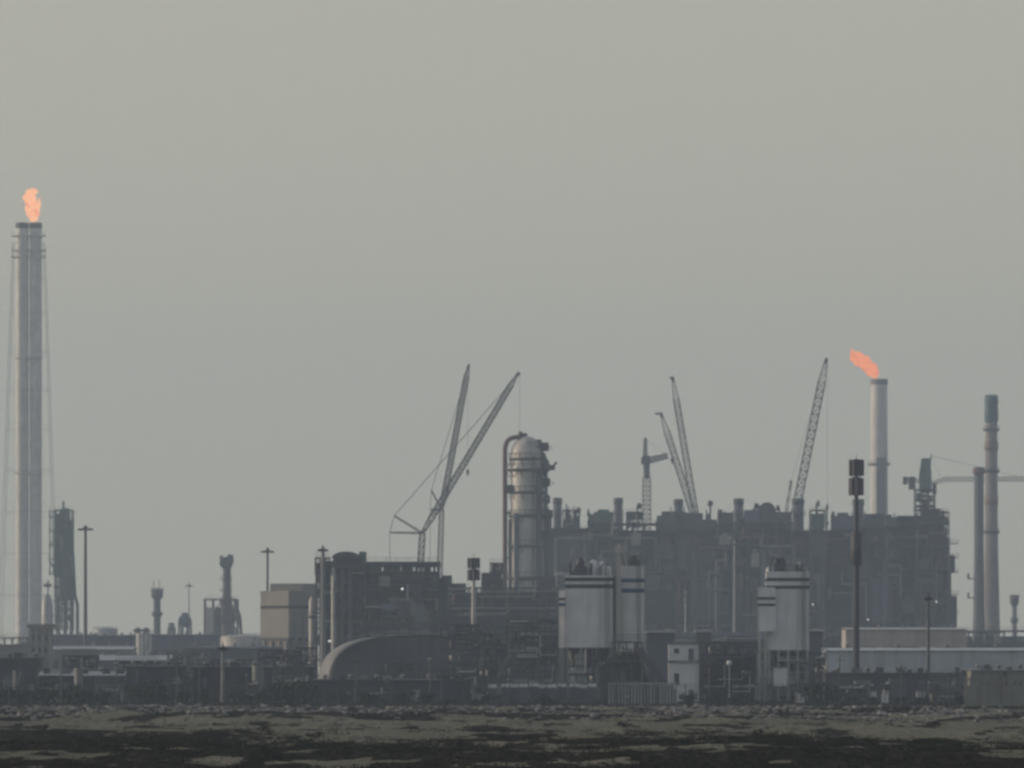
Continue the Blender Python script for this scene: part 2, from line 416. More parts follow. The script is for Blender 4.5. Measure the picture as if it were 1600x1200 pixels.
n.links.new(n1.outputs['Fac'], bp.inputs['Height']); n.links.new(bp.outputs[0], b.inputs['Normal'])

# ------------------------------------------------------------------ stones and scrub of the flats
ICO_V = []; ph = (1 + 5 ** .5) / 2
for a in (-1, 1):
    for c in (-ph, ph): ICO_V += [Vector((0, a, c)), Vector((a, c, 0)), Vector((c, 0, a))]
def ico_faces():
    fs = []; L = 2.0
    for i in range(12):
        for j in range(i + 1, 12):
            for k in range(j + 1, 12):
                A, B, C = ICO_V[i], ICO_V[j], ICO_V[k]
                if abs((A - B).length - L) < .01 and abs((B - C).length - L) < .01 and abs((A - C).length - L) < .01:
                    fs.append((i, j, k) if (B - A).cross(C - A).dot(A) > 0 else (i, k, j))
    return fs
ICO_F = ico_faces()
def rock(mb, c, r, rng, flat=.65):
    sx, sy, sz = rng.uniform(.7, 1.5), rng.uniform(.7, 1.3), flat * rng.uniform(.7, 1.2)
    a = rng.uniform(0, 6.28); ca, sa = math.cos(a), math.sin(a)
    vs = []
    for v in ICO_V:
        k = r / 1.9 * rng.uniform(.72, 1.2); x, y, z = v.x * sx * k, v.y * sy * k, v.z * sz * k
        vs.append((c[0] + x * ca - y * sa, c[1] + x * sa + y * ca, c[2] + z))
    mb.add(vs, ICO_F)
rr = random.Random(5); mb = MB()
for i in range(7600):
    y = rr.gauss(715, 55); x = rr.uniform(-1.1, 1.1) * 800 * y / FOC
    if y < 590 or y > 835: continue
    dens = .18 + .82 * smooth(-.08, .16, nz(x * .05, y * .02, 6.6))
    if rr.random() > dens: continue
    r = rr.choice((.1, .13, .16, .2, .24, .3, .42)) * (1.7 if rr.random() < .04 else 1); rock(mb, (x, y, height(x, y) + r * .15), r, rr)
tag(mb.build('rubble', M_rock), 'stony rubble bank strewn below the plant fence', 'rubble', kind='stuff')

def tuft(mb, c, r, h, rng, nleaf):
    for q in range(nleaf):
        a = rng.uniform(0, 6.28); t = rng.random() ** .6; rad = r * math.sqrt(rng.random())
        p = Vector((c[0] + rad * math.cos(a), c[1] + rad * math.sin(a), c[2] + h * t * (1 - .5 * (rad / r) ** 2)))
        s = r * rng.uniform(.12, .28)
        u = Vector((rng.uniform(-1, 1), rng.uniform(-1, 1), rng.uniform(-.4, 1))).normalized() * s
        w = u.cross(Vector((rng.uniform(-1, 1), rng.uniform(-1, 1), rng.uniform(-1, 1)))).normalized() * s * .5
        mb.add([p - w, p + w * .6 + u * .3, p + u, p - w * 1.1 + u * .5], [(0, 1, 2, 3)])
mb = MB(); k = 0
while k < 7500:
    y = 285 + 180 * rr.random() ** 1.1; x = rr.uniform(-1.08, 1.08) * 800 * y / FOC
    if rr.random() > scrub_gap_shade(x, y) * (.25 + .75 * smooth(-.1, .25, nz(x * .12, y * .03, 3.0))): 
        k += .25; continue
    r = rr.uniform(.15, .5); tuft(mb, (x, y, height(x, y) - .03), r, r * rr.uniform(.5, 1.1), rr, 11); k += 1
k = 0
while k < 7000:
    y = 395 + 330 * rr.random() ** 1.3; x = rr.uniform(-1.05, 1.05) * 800 * y / FOC
    c = nz(x * .22, y * .035, 21.0) + .6 * nz(x * .06, y * .015, 25.0) + .45 * smooth(480, 420, y)
    if c < .12 + .2 * rr.random(): k += .2; continue
    r = rr.uniform(.15, .5); tuft(mb, (x, y, height(x, y) - .03), r, r * rr.uniform(.5, 1.0), rr, 13); k += 1
tag(mb.build('scrub', M_leafd), 'dark low scrub covering the tidal flats', 'scrub', kind='stuff')
# ================================================================== flare stacks, chimneys, masts
def flame(name, label, fr, pts, rng, licks=()):
    t = flame_body(name, label, fr, pts)
    for l in licks: flame_body(name, label, fr, l, t)
    return t
def flame_body(name, label, fr, pts, t=None):
    """A flame: a tapering lumpy tongue along pixel points [(px, py, radius_px)...]"""
    rd = 'pink' in label; t = t or thing(name, label, 'flame', fr)
    P = [(fr.p(a, b), fr.d(r)) for a, b, r in pts]
    mb = MB(); n = 12; rings = []
    fine = []
    for (p, r), (q, s) in zip(P[:-1], P[1:]):
        for u in range(4): fine.append((p.lerp(q, u / 4), r + (s - r) * u / 4))
    fine.append(P[-1])
    for k, (c, r) in enumerate(fine):
        d = ((fine[min(k + 1, len(fine) - 1)][0]) - fine[max(k - 1, 0)][0]).normalized()
        a = d.cross(Vector((0, 1, 0))).normalized(); b = d.cross(a)
        ring = []
        for i in range(n):
            th = 2 * PI * i / n
            w = 1 + .55 * mnoise.noise(Vector((math.cos(th) * 1.1, math.sin(th) * 1.1, k * .35 + fr.px))) + .35 * mnoise.noise(Vector((math.cos(th) * 2.6, math.sin(th) * 2.6, k * .8 + fr.px)))
            ring.append(c + (a * math.cos(th) + b * math.sin(th)) * r * w)
        rings.append(ring)
    vs = [v for ring in rings for v in ring]
    fs = [(k * n + i, k * n + (i + 1) % n, (k + 1) * n + (i + 1) % n, (k + 1) * n + i) for k in range(len(rings) - 1) for i in range(n)]
    fs += [tuple(range(n - 1, -1, -1)), tuple(range(len(vs) - n, len(vs)))]
    mb.add(vs, fs, True); mb.build('tongue', M_flamer if rd else M_flame, t)
    return t

# --- twin flare at the edge of the plant
f = Fr(45, 2000)
t = thing('flare_tower', 'tall pair of grey flare pipes inside a thin guyed lattice, burning at the top', 'flare tower', f)
for a, b, top in ((24.5, 45, 349), (46.3, 65.5, 349)):
    cx, r = f.x((a + b) / 2), f.d((b - a) / 2)
    m = MB(); m.lathe(cx, 0, [(r * 1.1, 0), (r, 8), (r, f.z(402)), (r * .99, f.z(top + 8))], 20); o = m.build('flare_pipe', M_flare, t)
    m = MB(); m.lathe(cx, 0, [(r * 1.04, f.z(top + 8)), (r * 1.04, f.z(top)), (r * .8, f.z(top) + .3)], 20); m.build('burner_tip', M_steel, o)
for py in (369, 392, 402, 560, 740):
    m = MB(); z = f.z(py); hw = f.d(26 + (py - 360) * .014) if py < 410 else f.d(21)
    m.box(-hw, hw, -3.4, 3.4, z - .15, z + .15); rail(m, -hw, hw, -3.4, z, 1.2, .07, 3); rail(m, -hw, hw, 3.4, z, 1.2, .07, 3)
    m.build('platform', M_flare, t)
m = MB()
hw0, hw1 = f.d(47), f.d(24)
lv = [f.z(y) for y in (1072, 1000, 930, 865, 800, 735, 672, 610, 550, 490, 435, 380)]
def leg(z, sx, sy):
    u = z / f.z(380); w = hw0 + (hw1 - hw0) * u; return Vector((sx * w, sy * w * .7, z))
for sx, sy in ((-1, -1), (1, -1), (1, 1), (-1, 1)):
    for a, b in zip(lv[:-1], lv[1:]): m.tube(leg(a, sx, sy), leg(b, sx, sy), .13, n=4, cap=False)
for z, z2 in zip(lv[:-1], lv[1:]):
    for (a, b), (c, d) in (((-1, -1), (1, -1)), ((1, -1), (1, 1)), ((1, 1), (-1, 1)), ((-1, 1), (-1, -1))):
        m.tube(leg(z2, a, b), leg(z2, c, d), .07, n=3, cap=False); m.tube(leg(z, a, b), leg(z2, c, d), .05, n=3, cap=False)
m.build('derrick', M_grey, t)
flame('flare_flame', 'orange flame curling upward from the tall twin flare pipes', f,
      [(53, 346, 5), (52, 334, 10), (50, 322, 9.5), (47, 313, 9), (46, 306, 8.5), (50, 300, 6.5), (57, 299, 3), (60, 300, .8)], R, [[(41, 312, 3), (37, 309, 2.4), (34, 309, .5)], [(58, 330, 3), (61, 320, 3), (62, 309, .5)]])

# --- single flare on the other side
f = Fr(1373.5, 2100)
t = thing('flare_chimney', 'pale thick cylindrical flare stack with a burning top beside the lattice boom crane', 'flare stack', f)
r = f.d(13.6)
m = MB(); m.lathe(0, 0, [(r * 1.12, 0), (r * 1.05, f.z(900)), (r * 1.0, f.z(700)), (r * .93, f.z(600))], 24); m.build('shaft', M_flare, t)
m = MB(); m.lathe(0, 0, [(r * 1.0, f.z(601)), (r * 1.02, f.z(593)), (r * .8, f.z(592.5))], 24); m.build('rim', M_grey, t)
m = MB(); m.lathe(0, 0, [(r * 1.0, f.z(728)), (r * 1.3, f.z(727)), (r * 1.3, f.z(724)), (r * 1.0, f.z(723))], 20); ring_rail(m, r * 1.28, f.z(724), 1.6); m.build('platform', M_grey, t)
m = MB(); m.box(-r * .35, r * .75, -r * 1.25, -r * .8, f.z(815), f.z(715)); m.build('ladder_shaft', M_grey, t)
flame('flare_flame', 'orange pink flame blown sideways off the thick flare stack beside the crane', f,
      [(1369, 591, 2.5), (1366, 584, 7.5), (1359, 574, 10.5), (1350, 566, 10), (1341, 561, 9.5), (1335, 557, 7), (1332, 550, 4), (1331, 545, .8)], R, [[(1338, 563, 4), (1331, 562, 2.5), (1327, 560, .4)], [(1352, 562, 4), (1343, 553, 3), (1338, 549, .4)]])

# --- chimney pair
f = Fr(1549, 1900)
t = thing('chimney', 'tall concrete chimney with a teal cap and dark collars', 'chimney', f)
r = f.d(9.6)
m = MB(); m.lathe(0, 0, [(r * 1.6, 0), (r * 1.35, f.z(960)), (r * 1.08, f.z(850)), (r * .95, f.z(660))], 22); m.build('shaft', M_conc, t)
m = MB(); m.lathe(0, 0, [(r * .96, f.z(661)), (r * 1.15, f.z(655)), (r * 1.12, f.z(638)), (r * 1.0, f.z(634)), (r * 1.15, f.z(630)), (r * 1.05, f.z(618)), (r * .8, f.z(617))], 22); m.build('cap', M_teal, t)
for py in (670, 735, 830):
    m = MB(); m.lathe(0, 0, [(r * 1.0, f.z(py + 4)), (r * 1.35, f.z(py + 3)), (r * 1.35, f.z(py)), (r, f.z(py - 1))], 18); ring_rail(m, r * 1.33, f.z(py), 1.3); m.build('platform', M_steel, t)
for py in (690, 775, 905):
    m = MB(); m.lathe(0, 0, [(r * 1.01, f.z(py + 14)), (r * 1.13, f.z(py + 13)), (r * 1.12, f.z(py)), (r, f.z(py - 1))], 22); m.build('paint_band', M_red, t)
f = Fr(1529.5, 1880)
t = thing('chimney', 'shorter dark steel chimney standing close before the teal capped concrete one', 'chimney', f)
r = f.d(7.6)
m = MB(); m.lathe(0, 0, [(r * 1.7, 0), (r * 1.15, f.z(955)), (r, f.z(860)), (r, f.z(732))], 20); m.build('shaft', M_blueg, t)
m = MB(); m.lathe(0, 0, [(r * 1.0, f.z(742)), (r * 1.25, f.z(740)), (r * 1.25, f.z(732)), (r * .9, f.z(730))], 20); m.build('cap', M_rust, t)
for py in (905, 935): m = MB(); m.box(f.x(1512), -r * .9, -1, 1, f.z(py), f.z(py) + .5); m.tube((f.x(1513), 0, f.z(py)), (f.x(1513), 0, f.z(py) + 2.6), .5, n=6); m.build('bracket', M_steel, t)

# --- slim stacks by the tank farm
def slim_stack(label, px, Y, w, top, wide, bandm, prongs, base=1072):
    f = Fr(px, Y); t = thing('slim_stack', label, 'stack', f)
    r = f.d(w / 2)
    m = MB(); m.lathe(0, 0, [(r * 1.1, 0), (r, f.z(980)), (r, f.z(top + 14))], 14); m.build('shaft', bandm, t)
    m = MB(); m.lathe(0, 0, [(r, f.z(top + 17)), (r * wide, f.z(top + 12)), (r * wide, f.z(top + 1)), (r * .9, f.z(top))], 14); ring_rail(m, r * wide * 1.1, f.z(top + 4), 1.6); m.build('head', M_steel, t)
    m = MB(); m.lathe(0, 0, [(r, f.z(top + 44)), (r * 1.5, f.z(top + 42)), (r * 1.5, f.z(top + 38)), (r, f.z(top + 36))], 14); ring_rail(m, r * 1.5, f.z(top + 39), 1.3); m.build('platform', M_steel, t)
    for q in prongs: m = MB(); m.tube((f.x(q), 0, f.z(top)), (f.x(q), 0, f.z(top - 14)), .18, n=5); m.build('lightning_rod', M_steel, t)
slim_stack('slim purple grey stack with a wide head near the pale drum tank', 245.5, 2000, 11, 920, 1.7, M_steelp, (240, 249))
slim_stack('small squat stack with a wide cap beyond the concrete chimney', 1585, 2050, 8, 930, 1.75, M_grey, ())

# --- wireless and light masts
def high_mast(label, px, Y, top, r=.28, arm=11, mm=None, lamps=True):
    f = Fr(px, Y); t = thing('light_mast', label, 'light mast', f, 'floodlight masts around the plant')
    mm = mm or M_steel
    m = MB(); m.lathe(0, 0, [(r * 1.6, 0), (r, f.z(top))], 8); m.build('pole', mm, t)
    a = f.d(arm); z = f.z(top + 3)
    m = MB(); m.lathe(0, 0, [(a * .12, z - .6), (a * .35, z - .3), (a * .35, z + .4), (a * .15, z + 1.0)], 10)
    for i in range(6):
        th = PI * i / 3; m.tube((0, 0, z), (a * math.cos(th), a * math.sin(th), z), .12, n=4)
    m.tube((0, 0, z), (0, 0, f.z(top - 4)), .1, n=4); m.build('head_frame', mm, t)
    if lamps:
        for i in range(6):
            th = PI * i / 3; x, y = a * .9 * math.cos(th), a * .9 * math.sin(th)
            m = MB(); m.box(x - .5, x + .5, y - .3, y + .3, z - .55, z - .08); m.build('floodlight', M_dark, t)
    return t
high_mast('tall floodlight mast standing alone beside the green scaffolded column', 133.5, 1500, 823, .42)
high_mast('floodlight mast rising behind the beige block building', 418, 1500, 858, .34, 9)
high_mast('pale floodlight mast with a round head at the corner of the dark pipe unit', 504.5, 1280, 855, .42, 6, M_grey)
high_mast('faint thin light mast behind the dark spherical tank', 295.5, 2100, 912, .22, 5)
high_mast('short pale lamp post in front of the dark sheds', 348, 950, 1008, .22, 3.5, M_grey)
high_mast('thin dark pole in front of the long beige warehouse', 1450.5, 1010, 930, .2, 2.5, M_steel)
high_mast('faint slender mast standing before the wide process block', 1147.5, 1600, 846, .26, 4, M_silver)
high_mast('thin pale lamp post before the middle of the wide process block', 1071, 1560, 925, .2, 3, M_silver)

def telecom(label, px, Y, top, bot, w, mm, ra=.45, extra=None):
    f = Fr(px, Y); t = thing('telecom_mast', label, 'telecom mast', f)
    m = MB(); m.lathe(0, 0, [(ra * 1.9, 0), (ra, f.z(bot)), (ra * .7, f.z(top))], 10); m.build('pole', mm, t)
    h = f.z(top) - f.z(bot); rr_ = f.d(w / 2)
    m = MB()
    for u in (.12, .5, .92):
        z = f.z(bot) + h * u
        m.lathe(0, 0, [(rr_ * .55, z - .1), (rr_ * .62, z), (rr_ * .55, z + .1)], 10)
    m.build('antenna_ring', M_steelp, t)
    for row, (u0, u1) in enumerate(((.02, .48), (.54, .98))):
        for i in range(7):
            th = 2 * PI * i / 7 + .3 + row * .4; x, y = rr_ * .74 * math.cos(th), rr_ * .74 * math.sin(th)
            z0, z1 = f.z(bot) + h * u0, f.z(bot) + h * u1
            m = MB(); m.tube((x, y, z0), (x, y, z1), rr_ * .24, n=6); m.build('panel_antenna', M_steelp, t)
    m = MB(); m.tube((0, 0, f.z(top)), (0, 0, f.z(top - 7)), .08, n=4); m.build('lightning_rod', M_steel, t)
    if extra:
        m = MB(); m.lathe(0, 0, [(ra, f.z(extra[1])), (f.d(extra[2] / 2), f.z(extra[1] - 2)), (f.d(extra[2] / 2), f.z(extra[0] + 2)), (ra, f.z(extra[0]))], 8); m.build('antenna_drum', M_steelp, t)
    return t
telecom('tall dark telecom mast with purple brown antenna cluster in front of the wide process block', 1338, 1050, 717, 775, 25, M_dark, .36, (830, 884, 17))
telecom('shorter telecom pole with bushy antenna head between pipe unit and column tower', 740, 1180, 871, 908, 21, M_silver, .38)

# ================================================================== far clutter of the refinery
f = Fr(100, 1900)
t = thing('scaffolded_column', 'green grey process column with scaffold and leaning top beside the twin flare', 'process column', f)
m = MB(); m.lathe(f.x(101), 0, [(f.d(9), f.z(938)), (f.d(11.5), f.z(930)), (f.d(12), f.z(824)), (f.d(9), f.z(812)), (f.d(7.5), f.z(796)), (f.d(5), f.z(794))], 18); m.box(f.x(104), f.x(113), -2, 2, f.z(925), f.z(815)); m.box(f.x(89), f.x(95), -2.5, 1, f.z(900), f.z(803)); m.build('shell', M_green, t)
process_frame(t, f.x(87), f.x(114), -3.4, 3.4, f.z(985), f.z(797), 3, 11, random.Random(41), .45, ny=1, fill=.55, brace=.6, m_frame=M_green, m_fill=M_green)
m = MB(); m.tube(f.p(99, 800), f.p(99, 783), .5, n=6); m.build('vent', M_steel, t)
m = MB()
for px in (91, 102, 112): m.tube(f.p(px, 1072, -1), f.p(px, 925, -1), f.d(3), n=8)
m.build('leg', M_steel, t)
m = MB()
for k in range(9):
    z = f.z(985 - k * 22); xo = f.x(77 if k > 3 else 84)
    m.box(xo, f.x(90), -3, 3, z, z + .35); rail(m, xo, f.x(90), -3, z, 1.3, .09, 2)
for px in (78, 84): m.tube(f.p(px, 900, -2.8), f.p(px, 796, -2.8), .18, n=4); m.tube(f.p(px, 900, 2.8), f.p(px, 796, 2.8), .18, n=4)
m.tube(f.p(77, 875, 0), f.p(88, 895, 0), .4, n=5); m.tube(f.p(77, 860), f.p(90, 820), .2, n=4)
m.build('scaffold', M_green, t)
m = MB(); m.path([f.p(112, 830), f.p(117, 930), f.p(121, 945), f.p(121, 1060)], f.d(2.6), 8); m.build('downcomer', M_steel, t)
f = Fr(74, 1880)
t = thing('pressure_drum', 'stout pale pressure drum crowded against the green scaffolded column', 'pressure vessel', f)
m = MB(); m.lathe(0, 0, [(f.d(9), 0), (f.d(9.5), f.z(985)), (f.d(9), f.z(945)), (f.d(6), f.z(932)), (f.d(2), f.z(928))], 14); m.build('shell', M_silver, t)
m = MB(); m.box(f.x(69), f.x(80), -2, 2, f.z(917), f.z(912)); m.tube(f.p(75, 930), f.p(75, 906), .35, n=5); m.build('platform', M_steel, t)

def ball_tank(label, px, Y, r, cy):
    f = Fr(px, Y); t = thing('spherical_tank', label, 'tank', f)
    m = MB(); m.ball((0, 0, f.z(cy)), f.d(r), 16, 10); m.build('shell', M_teal, t)
    for i in range(6):
        th = PI * i / 3 + .2; x, y = f.d(r * .9) * math.cos(th), f.d(r * .9) * math.sin(th)
        m = MB(); m.tube((x, y, 0), (x, y, f.z(cy)), .45, n=6); m.build('leg', M_steel, t)
    m = MB(); m.box(-1.5, 1.5, -1, 1, f.z(cy - r) - .2, f.z(cy - r) + .6); m.build('top_platform', M_steel, t)
ball_tank('dark teal spherical tank on legs between the two slim towers', 289, 2000, 10.5, 970)
ball_tank('small round tank on legs beside the larger dark spherical tank', 268, 2050, 6, 981)

f = Fr(352, 1950)
t = thing('regenerator_tower', 'purple grey tower with a dark flared head above a boxy steel frame', 'process tower', f)
m = MB(); m.lathe(f.x(354.5), 0, [(f.d(9), 0), (f.d(8.5), f.z(940)), (f.d(6.5), f.z(925)), (f.d(6.2), f.z(885))], 14); m.build('shell', M_steelp, t)
m = MB(); m.prism([(f.x(347), f.z(888)), (f.x(361), f.z(888)), (f.x(365), f.z(878)), (f.x(364), f.z(867)), (f.x(357), f.z(866)), (f.x(355), f.z(870)), (f.x(345), f.z(872)), (f.x(343), f.z(881))], -2.2, 2.2); m.box(f.x(344), f.x(348), -2.6, 2.6, f.z(884), f.z(868)); m.build('head', M_craned, t)
for py in (905, 922): m = MB(); m.box(f.x(344), f.x(363), -2, 2, f.z(py) - .4, f.z(py)); rail(m, f.x(344), f.x(363), -2, f.z(py), 1.3, .1, 2); m.build('platform', M_steelp, t)
process_frame(t, f.x(320), f.x(371), -4, 8, 0, f.z(936), 4, 4, random.Random(3), .5, fill=.75, m_frame=M_steelp)
m = MB(); m.path([f.p(366, 935, -5), f.p(376, 965, -5), f.p(378, 1000, -5)], f.d(2.4), 8); m.build('slanted_duct', M_steelp, t)
m = MB(); m.box(f.x(335), f.x(366), 1, 6, 0, f.z(950)); m.build('wall_panel', M_steelp, t)
m = MB(); m.box(f.x(322), f.x(334), -5, -4.4, f.z(990), f.z(950)); m.build('cladding_panel', M_pale, t)

def drum_tank(label, px0, px1, top, Y, mm, rise=3, rails=True):
    f = Fr((px0 + px1) / 2, Y); t = thing('storage_tank', label, 'tank', f)
    r = f.d((px1 - px0) / 2); z = f.z(top)
    m = MB(); m.lathe(0, 0, [(r, 0), (r, z)], 32); m.build('shell', mm, t)
    m = MB(); m.lathe(0, 0, [(r * 1.02, z), (r * 1.02, z + .25), (r * .6, z + f.d(rise) * .7), (.3, z + f.d(rise))], 32); m.build('roof', mm, t)
    if rails: m = MB(); ring_rail(m, r, z + .2, 1.2, 24, .06); m.build('railing', M_steel, t)
    m = MB()
    for i in range(9):
        a0, a1 = -PI / 2 - .7 + i * .14, -PI / 2 - .7 + (i + 1) * .14
        m.tube((r * 1.02 * math.cos(a0), r * 1.02 * math.sin(a0), z * i / 9), (r * 1.02 * math.cos(a1), r * 1.02 * math.sin(a1), z * (i + 1) / 9), .3, n=4)
    m.build('spiral_stair', M_grey, t)
drum_tank('small pale drum tank with dark gear on top near the slim stack', 209, 243, 991, 1850, M_pale)
drum_tank('broad cream storage tank catching warm light beside the beige block', 343, 418, 996, 1700, M_pale, 5)
drum_tank('low grey tank roof beyond the tall floodlight mast', 146, 184, 984, 2100, M_silver, 4)
f = Fr(224, 1840)
for k, px in enumerate((217, 230)):
    g = Fr(px, 1835); t = thing('valve_skid', ('dark pipe manifold on a frame, nearer the twin flare of two behind the drum tank', 'dark pipe manifold on a frame, nearer the slim stack of two behind the drum tank')[k], 'pipe manifold', g)
    m = MB()
    for a in (-1, 1): m.box(a * 1.0 - .2, a * 1.0 + .2, -8.6, -8.2, 0, g.z(984))
    m.build('frame', M_steel, t)
    m = MB(); m.ball((0, -8.4, g.z(985)), 1.3, 8, 5); m.tube((-1.8, -8.4, g.z(985)), (1.8, -8.4, g.z(985)), .5, n=6); m.build('manifold', M_steel, t)

# ================================================================== cranes
def hook(t, f, px, py0, py1, y=0.0):
    m = MB(); m.tube(f.p(px, py0, y), f.p(px, py1, y), .07, n=4); m.build('hoist_rope', M_craned, t)
    m = MB(); c = f.p(px, py1, y); m.box(c.x - .5, c.x + .5, y - .3, y + .3, c.z - 1.6, c.z); m.tube(c - Vector((0, 0, 1.6)), c - Vector((.3, 0, 2.4)), .18, n=5); m.build('hook_block', M_craned, t)
def undercarriage(t, f, px):
    x = f.x(px)
    for s in (-1, 1):
        m = MB(); m.box(x - 5, x + 5, s * 3.4 - .7, s * 3.4 + .7, .1, 1.6); m.build('track', M_tyre, t)
    m = MB(); m.box(x - 4, x + 5, -2.6, 2.6, 1.7, 4.6); m.box(x - 8, x - 4, -2.2, 2.2, 2, 4); m.build('house', M_grey, t)
def luffing_crane(label, px, Y, foot, knee, tip, bw, jw, struts, head, hk, Yj=0):
    f = Fr(px, Y); t = thing('lattice_crane', label, 'crane', f, 'lattice boom cranes over the plant')
    undercarriage(t, f, foot[0])
    m = MB(); m.lattice(f.p(foot[0], 1068), f.p(*knee), f.d(bw), f.d(bw * .75), 22, .3); m.build('main_boom', M_craned if bw > 10 else M_crane, t)
    p, q = f.p(*knee), f.p(*tip); a, b = p.lerp(q, .10), p.lerp(q, .93)
    m = MB(); m.lattice(p, a, f.d(jw * .4), f.d(jw), 2, .3); m.lattice(a, b, f.d(jw), f.d(jw * .9), 30, .33); m.lattice(b, q, f.d(jw * .9), f.d(jw * .3), 3, .2); m.build('jib', M_crane, t)
    m = MB(); d = (q - p).normalized(); m.tube(q - d * f.d(5), q + d * f.d(3), f.d(2.6), f.d(2.0), n=8); m.tube(q, q + Vector((f.d(head), 0, f.d(-1))), .45, n=5); m.build('jib_head', M_craned, t)
    for s in struts:
        m = MB(); m.lattice(f.p(*knee), f.p(*s), f.d(3), f.d(1.6), 6, .16); m.build('strut', M_craned, t)
    m = MB()
    if struts:
        s0 = f.p(*struts[0])
        for y in (-.8, .8):
            o = Vector((0, y, 0)); m.tube(s0 + o, p.lerp(q, .97) + o, .13, n=4)
            m.tube(s0 + o, f.p(*struts[-1]) + o, .12, n=4); m.tube(f.p(*struts[-1]) + o, Vector((f.x(struts[-1][0] + 1), y, 3)), .1, n=4)
    m.build('pendant', M_craned, t)
    if hk: hook(t, f, *hk)
    return t
luffing_crane('lattice crane with raised jib and two dark back struts above the dark pipe unit', 650, 1600, (646, 870), (660, 833), (809, 584), 11, 8.5,
              [(616, 806), (609, 832)], 4, (812, 582, 679))
luffing_crane('steeper pale lattice crane right behind the jib with dark struts', 690, 1680, (682, 870), (690, 797), (732, 572), 9, 8.5,
              [(674, 766), (672, 796)], 2, (731, 590, 734))
def boom_crane(label, px, Y, foot, tip, w, head, mast=None, hk=None, mm=None):
    f = Fr(px, Y); t = thing('lattice_crane', label, 'crane', f, 'lattice boom cranes over the plant')
    p, q = f.p(*foot), f.p(*tip); d = (p - q).normalized()
    base = p + d * (p.z - 3.0) / (-d.z); undercarriage(t, f, f.px + base.x / f.k)
    tot = (q - base).length; mm = mm or M_crane
    m = MB(); a, b = base.lerp(q, .06), base.lerp(q, .93)
    m.lattice(base, a, f.d(w * .5), f.d(w), 2, .3); m.lattice(a, b, f.d(w), f.d(w * .85), 34, .36); m.lattice(b, q, f.d(w * .85), f.d(w * .3), 3, .2); m.build('boom', mm, t)
    m = MB(); m.tube(q + d * f.d(6), q - d * f.d(2), f.d(2.6), n=8); m.tube(q, q + Vector((f.d(head), 0, f.d(1))), .5, n=5); m.ball(q, f.d(3), 8, 5); m.build('boom_head', M_craned, t)
    if mast:
        s = f.p(*mast); m = MB(); m.lattice(Vector((base.x, 0, base.z)), s, f.d(5), f.d(3), 16, .18); m.ball(s, f.d(2), 6, 4); m.build('mast', M_craned, t)
        m = MB(); m.tube(s, q, .08, n=4); m.tube(s, Vector((base.x - 7, 0, 4)), .1, n=4); m.build('pendant', M_craned, t)
    if hk: hook(t, f, *hk)
boom_crane('taller of two lattice booms leaning together above the wide process block', 1070, 1900, (1086, 800), (1051, 591), 10, -5)
boom_crane('shorter lattice boom with a hooked head crossing the taller one', 1060, 1960, (1079, 790), (1033, 647), 10, -9, None, (1052, 703, 718))
boom_crane('long lattice boom leaning toward the burning thick flare stack', 1265, 1900, (1245, 790), (1291, 562), 13, 0, (1236, 752), (1293, 565, 815))
# tower cranes
f = Fr(1010, 1900)
t = thing('tower_crane', 'stubby tower crane with a short raised jib and red white mast on the wide block', 'crane', f)
m = MB(); m.lattice(f.p(1010.5, 1072), f.p(1010.5, 745), f.d(14), f.d(12), 44, .28); m.build('mast', M_red, t)
m = MB(); m.tube(f.p(1010.5, 748), f.p(1010, 712), f.d(5), f.d(6), n=8); m.box(f.x(1002), f.x(1015), -1.5, 1.5, f.z(726), f.z(714)); m.build('slewing_unit', M_craned, t)
m = MB(); m.lattice(f.p(1008, 714), f.p(1008.5, 684), f.d(6), f.d(3), 7, .3); m.build('cat_head', M_craned, t)
m = MB(); m.lattice(f.p(1012, 720), f.p(1044, 712), f.d(9), f.d(7), 8, .32); m.build('jib', M_craned, t)
m = MB(); m.tube(f.p(1008.5, 686), f.p(1040, 710), .09, n=4); m.build('pendant', M_craned, t)
hook(t, f, 1050, 712, 716)
f = Fr(1444, 1950)
t = thing('tower_crane', 'green tower crane with a long level jib passing behind the chimneys', 'crane', f)
m = MB(); m.lattice(f.p(1444, 1072), f.p(1444, 768), f.d(13), f.d(12), 40, .3); m.build('mast', M_green, t)
m = MB(); m.prism([(f.x(1437), f.z(770)), (f.x(1455), f.z(770)), (f.x(1455), f.z(742)), (f.x(1453), f.z(716)), (f.x(1440), f.z(716)), (f.x(1436), f.z(742))], -1.6, 1.6); m.build('machinery_house', M_green, t)
m = MB(); m.tube(f.p(1452, 740), f.p(1455, 709), .5, .25, n=5); m.build('cat_head', M_green, t)
m = MB(); m.lattice(f.p(1456, 755), f.p(1475, 750), f.d(5), f.d(6.5), 4, .16); m.lattice(f.p(1475, 749), f.p(1760, 748), f.d(6.5), f.d(6), 56, .15); m.build('jib', M_crane, t)
m = MB(); m.lattice(f.p(1440, 752), f.p(1412, 749), f.d(5), f.d(5), 5, .22); m.build('counter_jib', M_craned, t)
for a, b in ((1411, 1418), (1420, 1430)):
    m = MB(); m.box(f.x(a), f.x(b), -1.4, 1.4, f.z(757 if a < 1415 else 765), f.z(745)); m.build('counterweight', M_craned, t)
m = MB(); m.tube(f.p(1455, 712), f.p(1600, 747), .1, n=4); m.tube(f.p(1455, 712), f.p(1470, 746), .06, n=4); m.build('pendant', M_craned, t)
m = MB(); m.box(f.x(1457), f.x(1463), -1.2, 1.2, f.z(772), f.z(755)); m.build('operator_cab', M_craned, t)
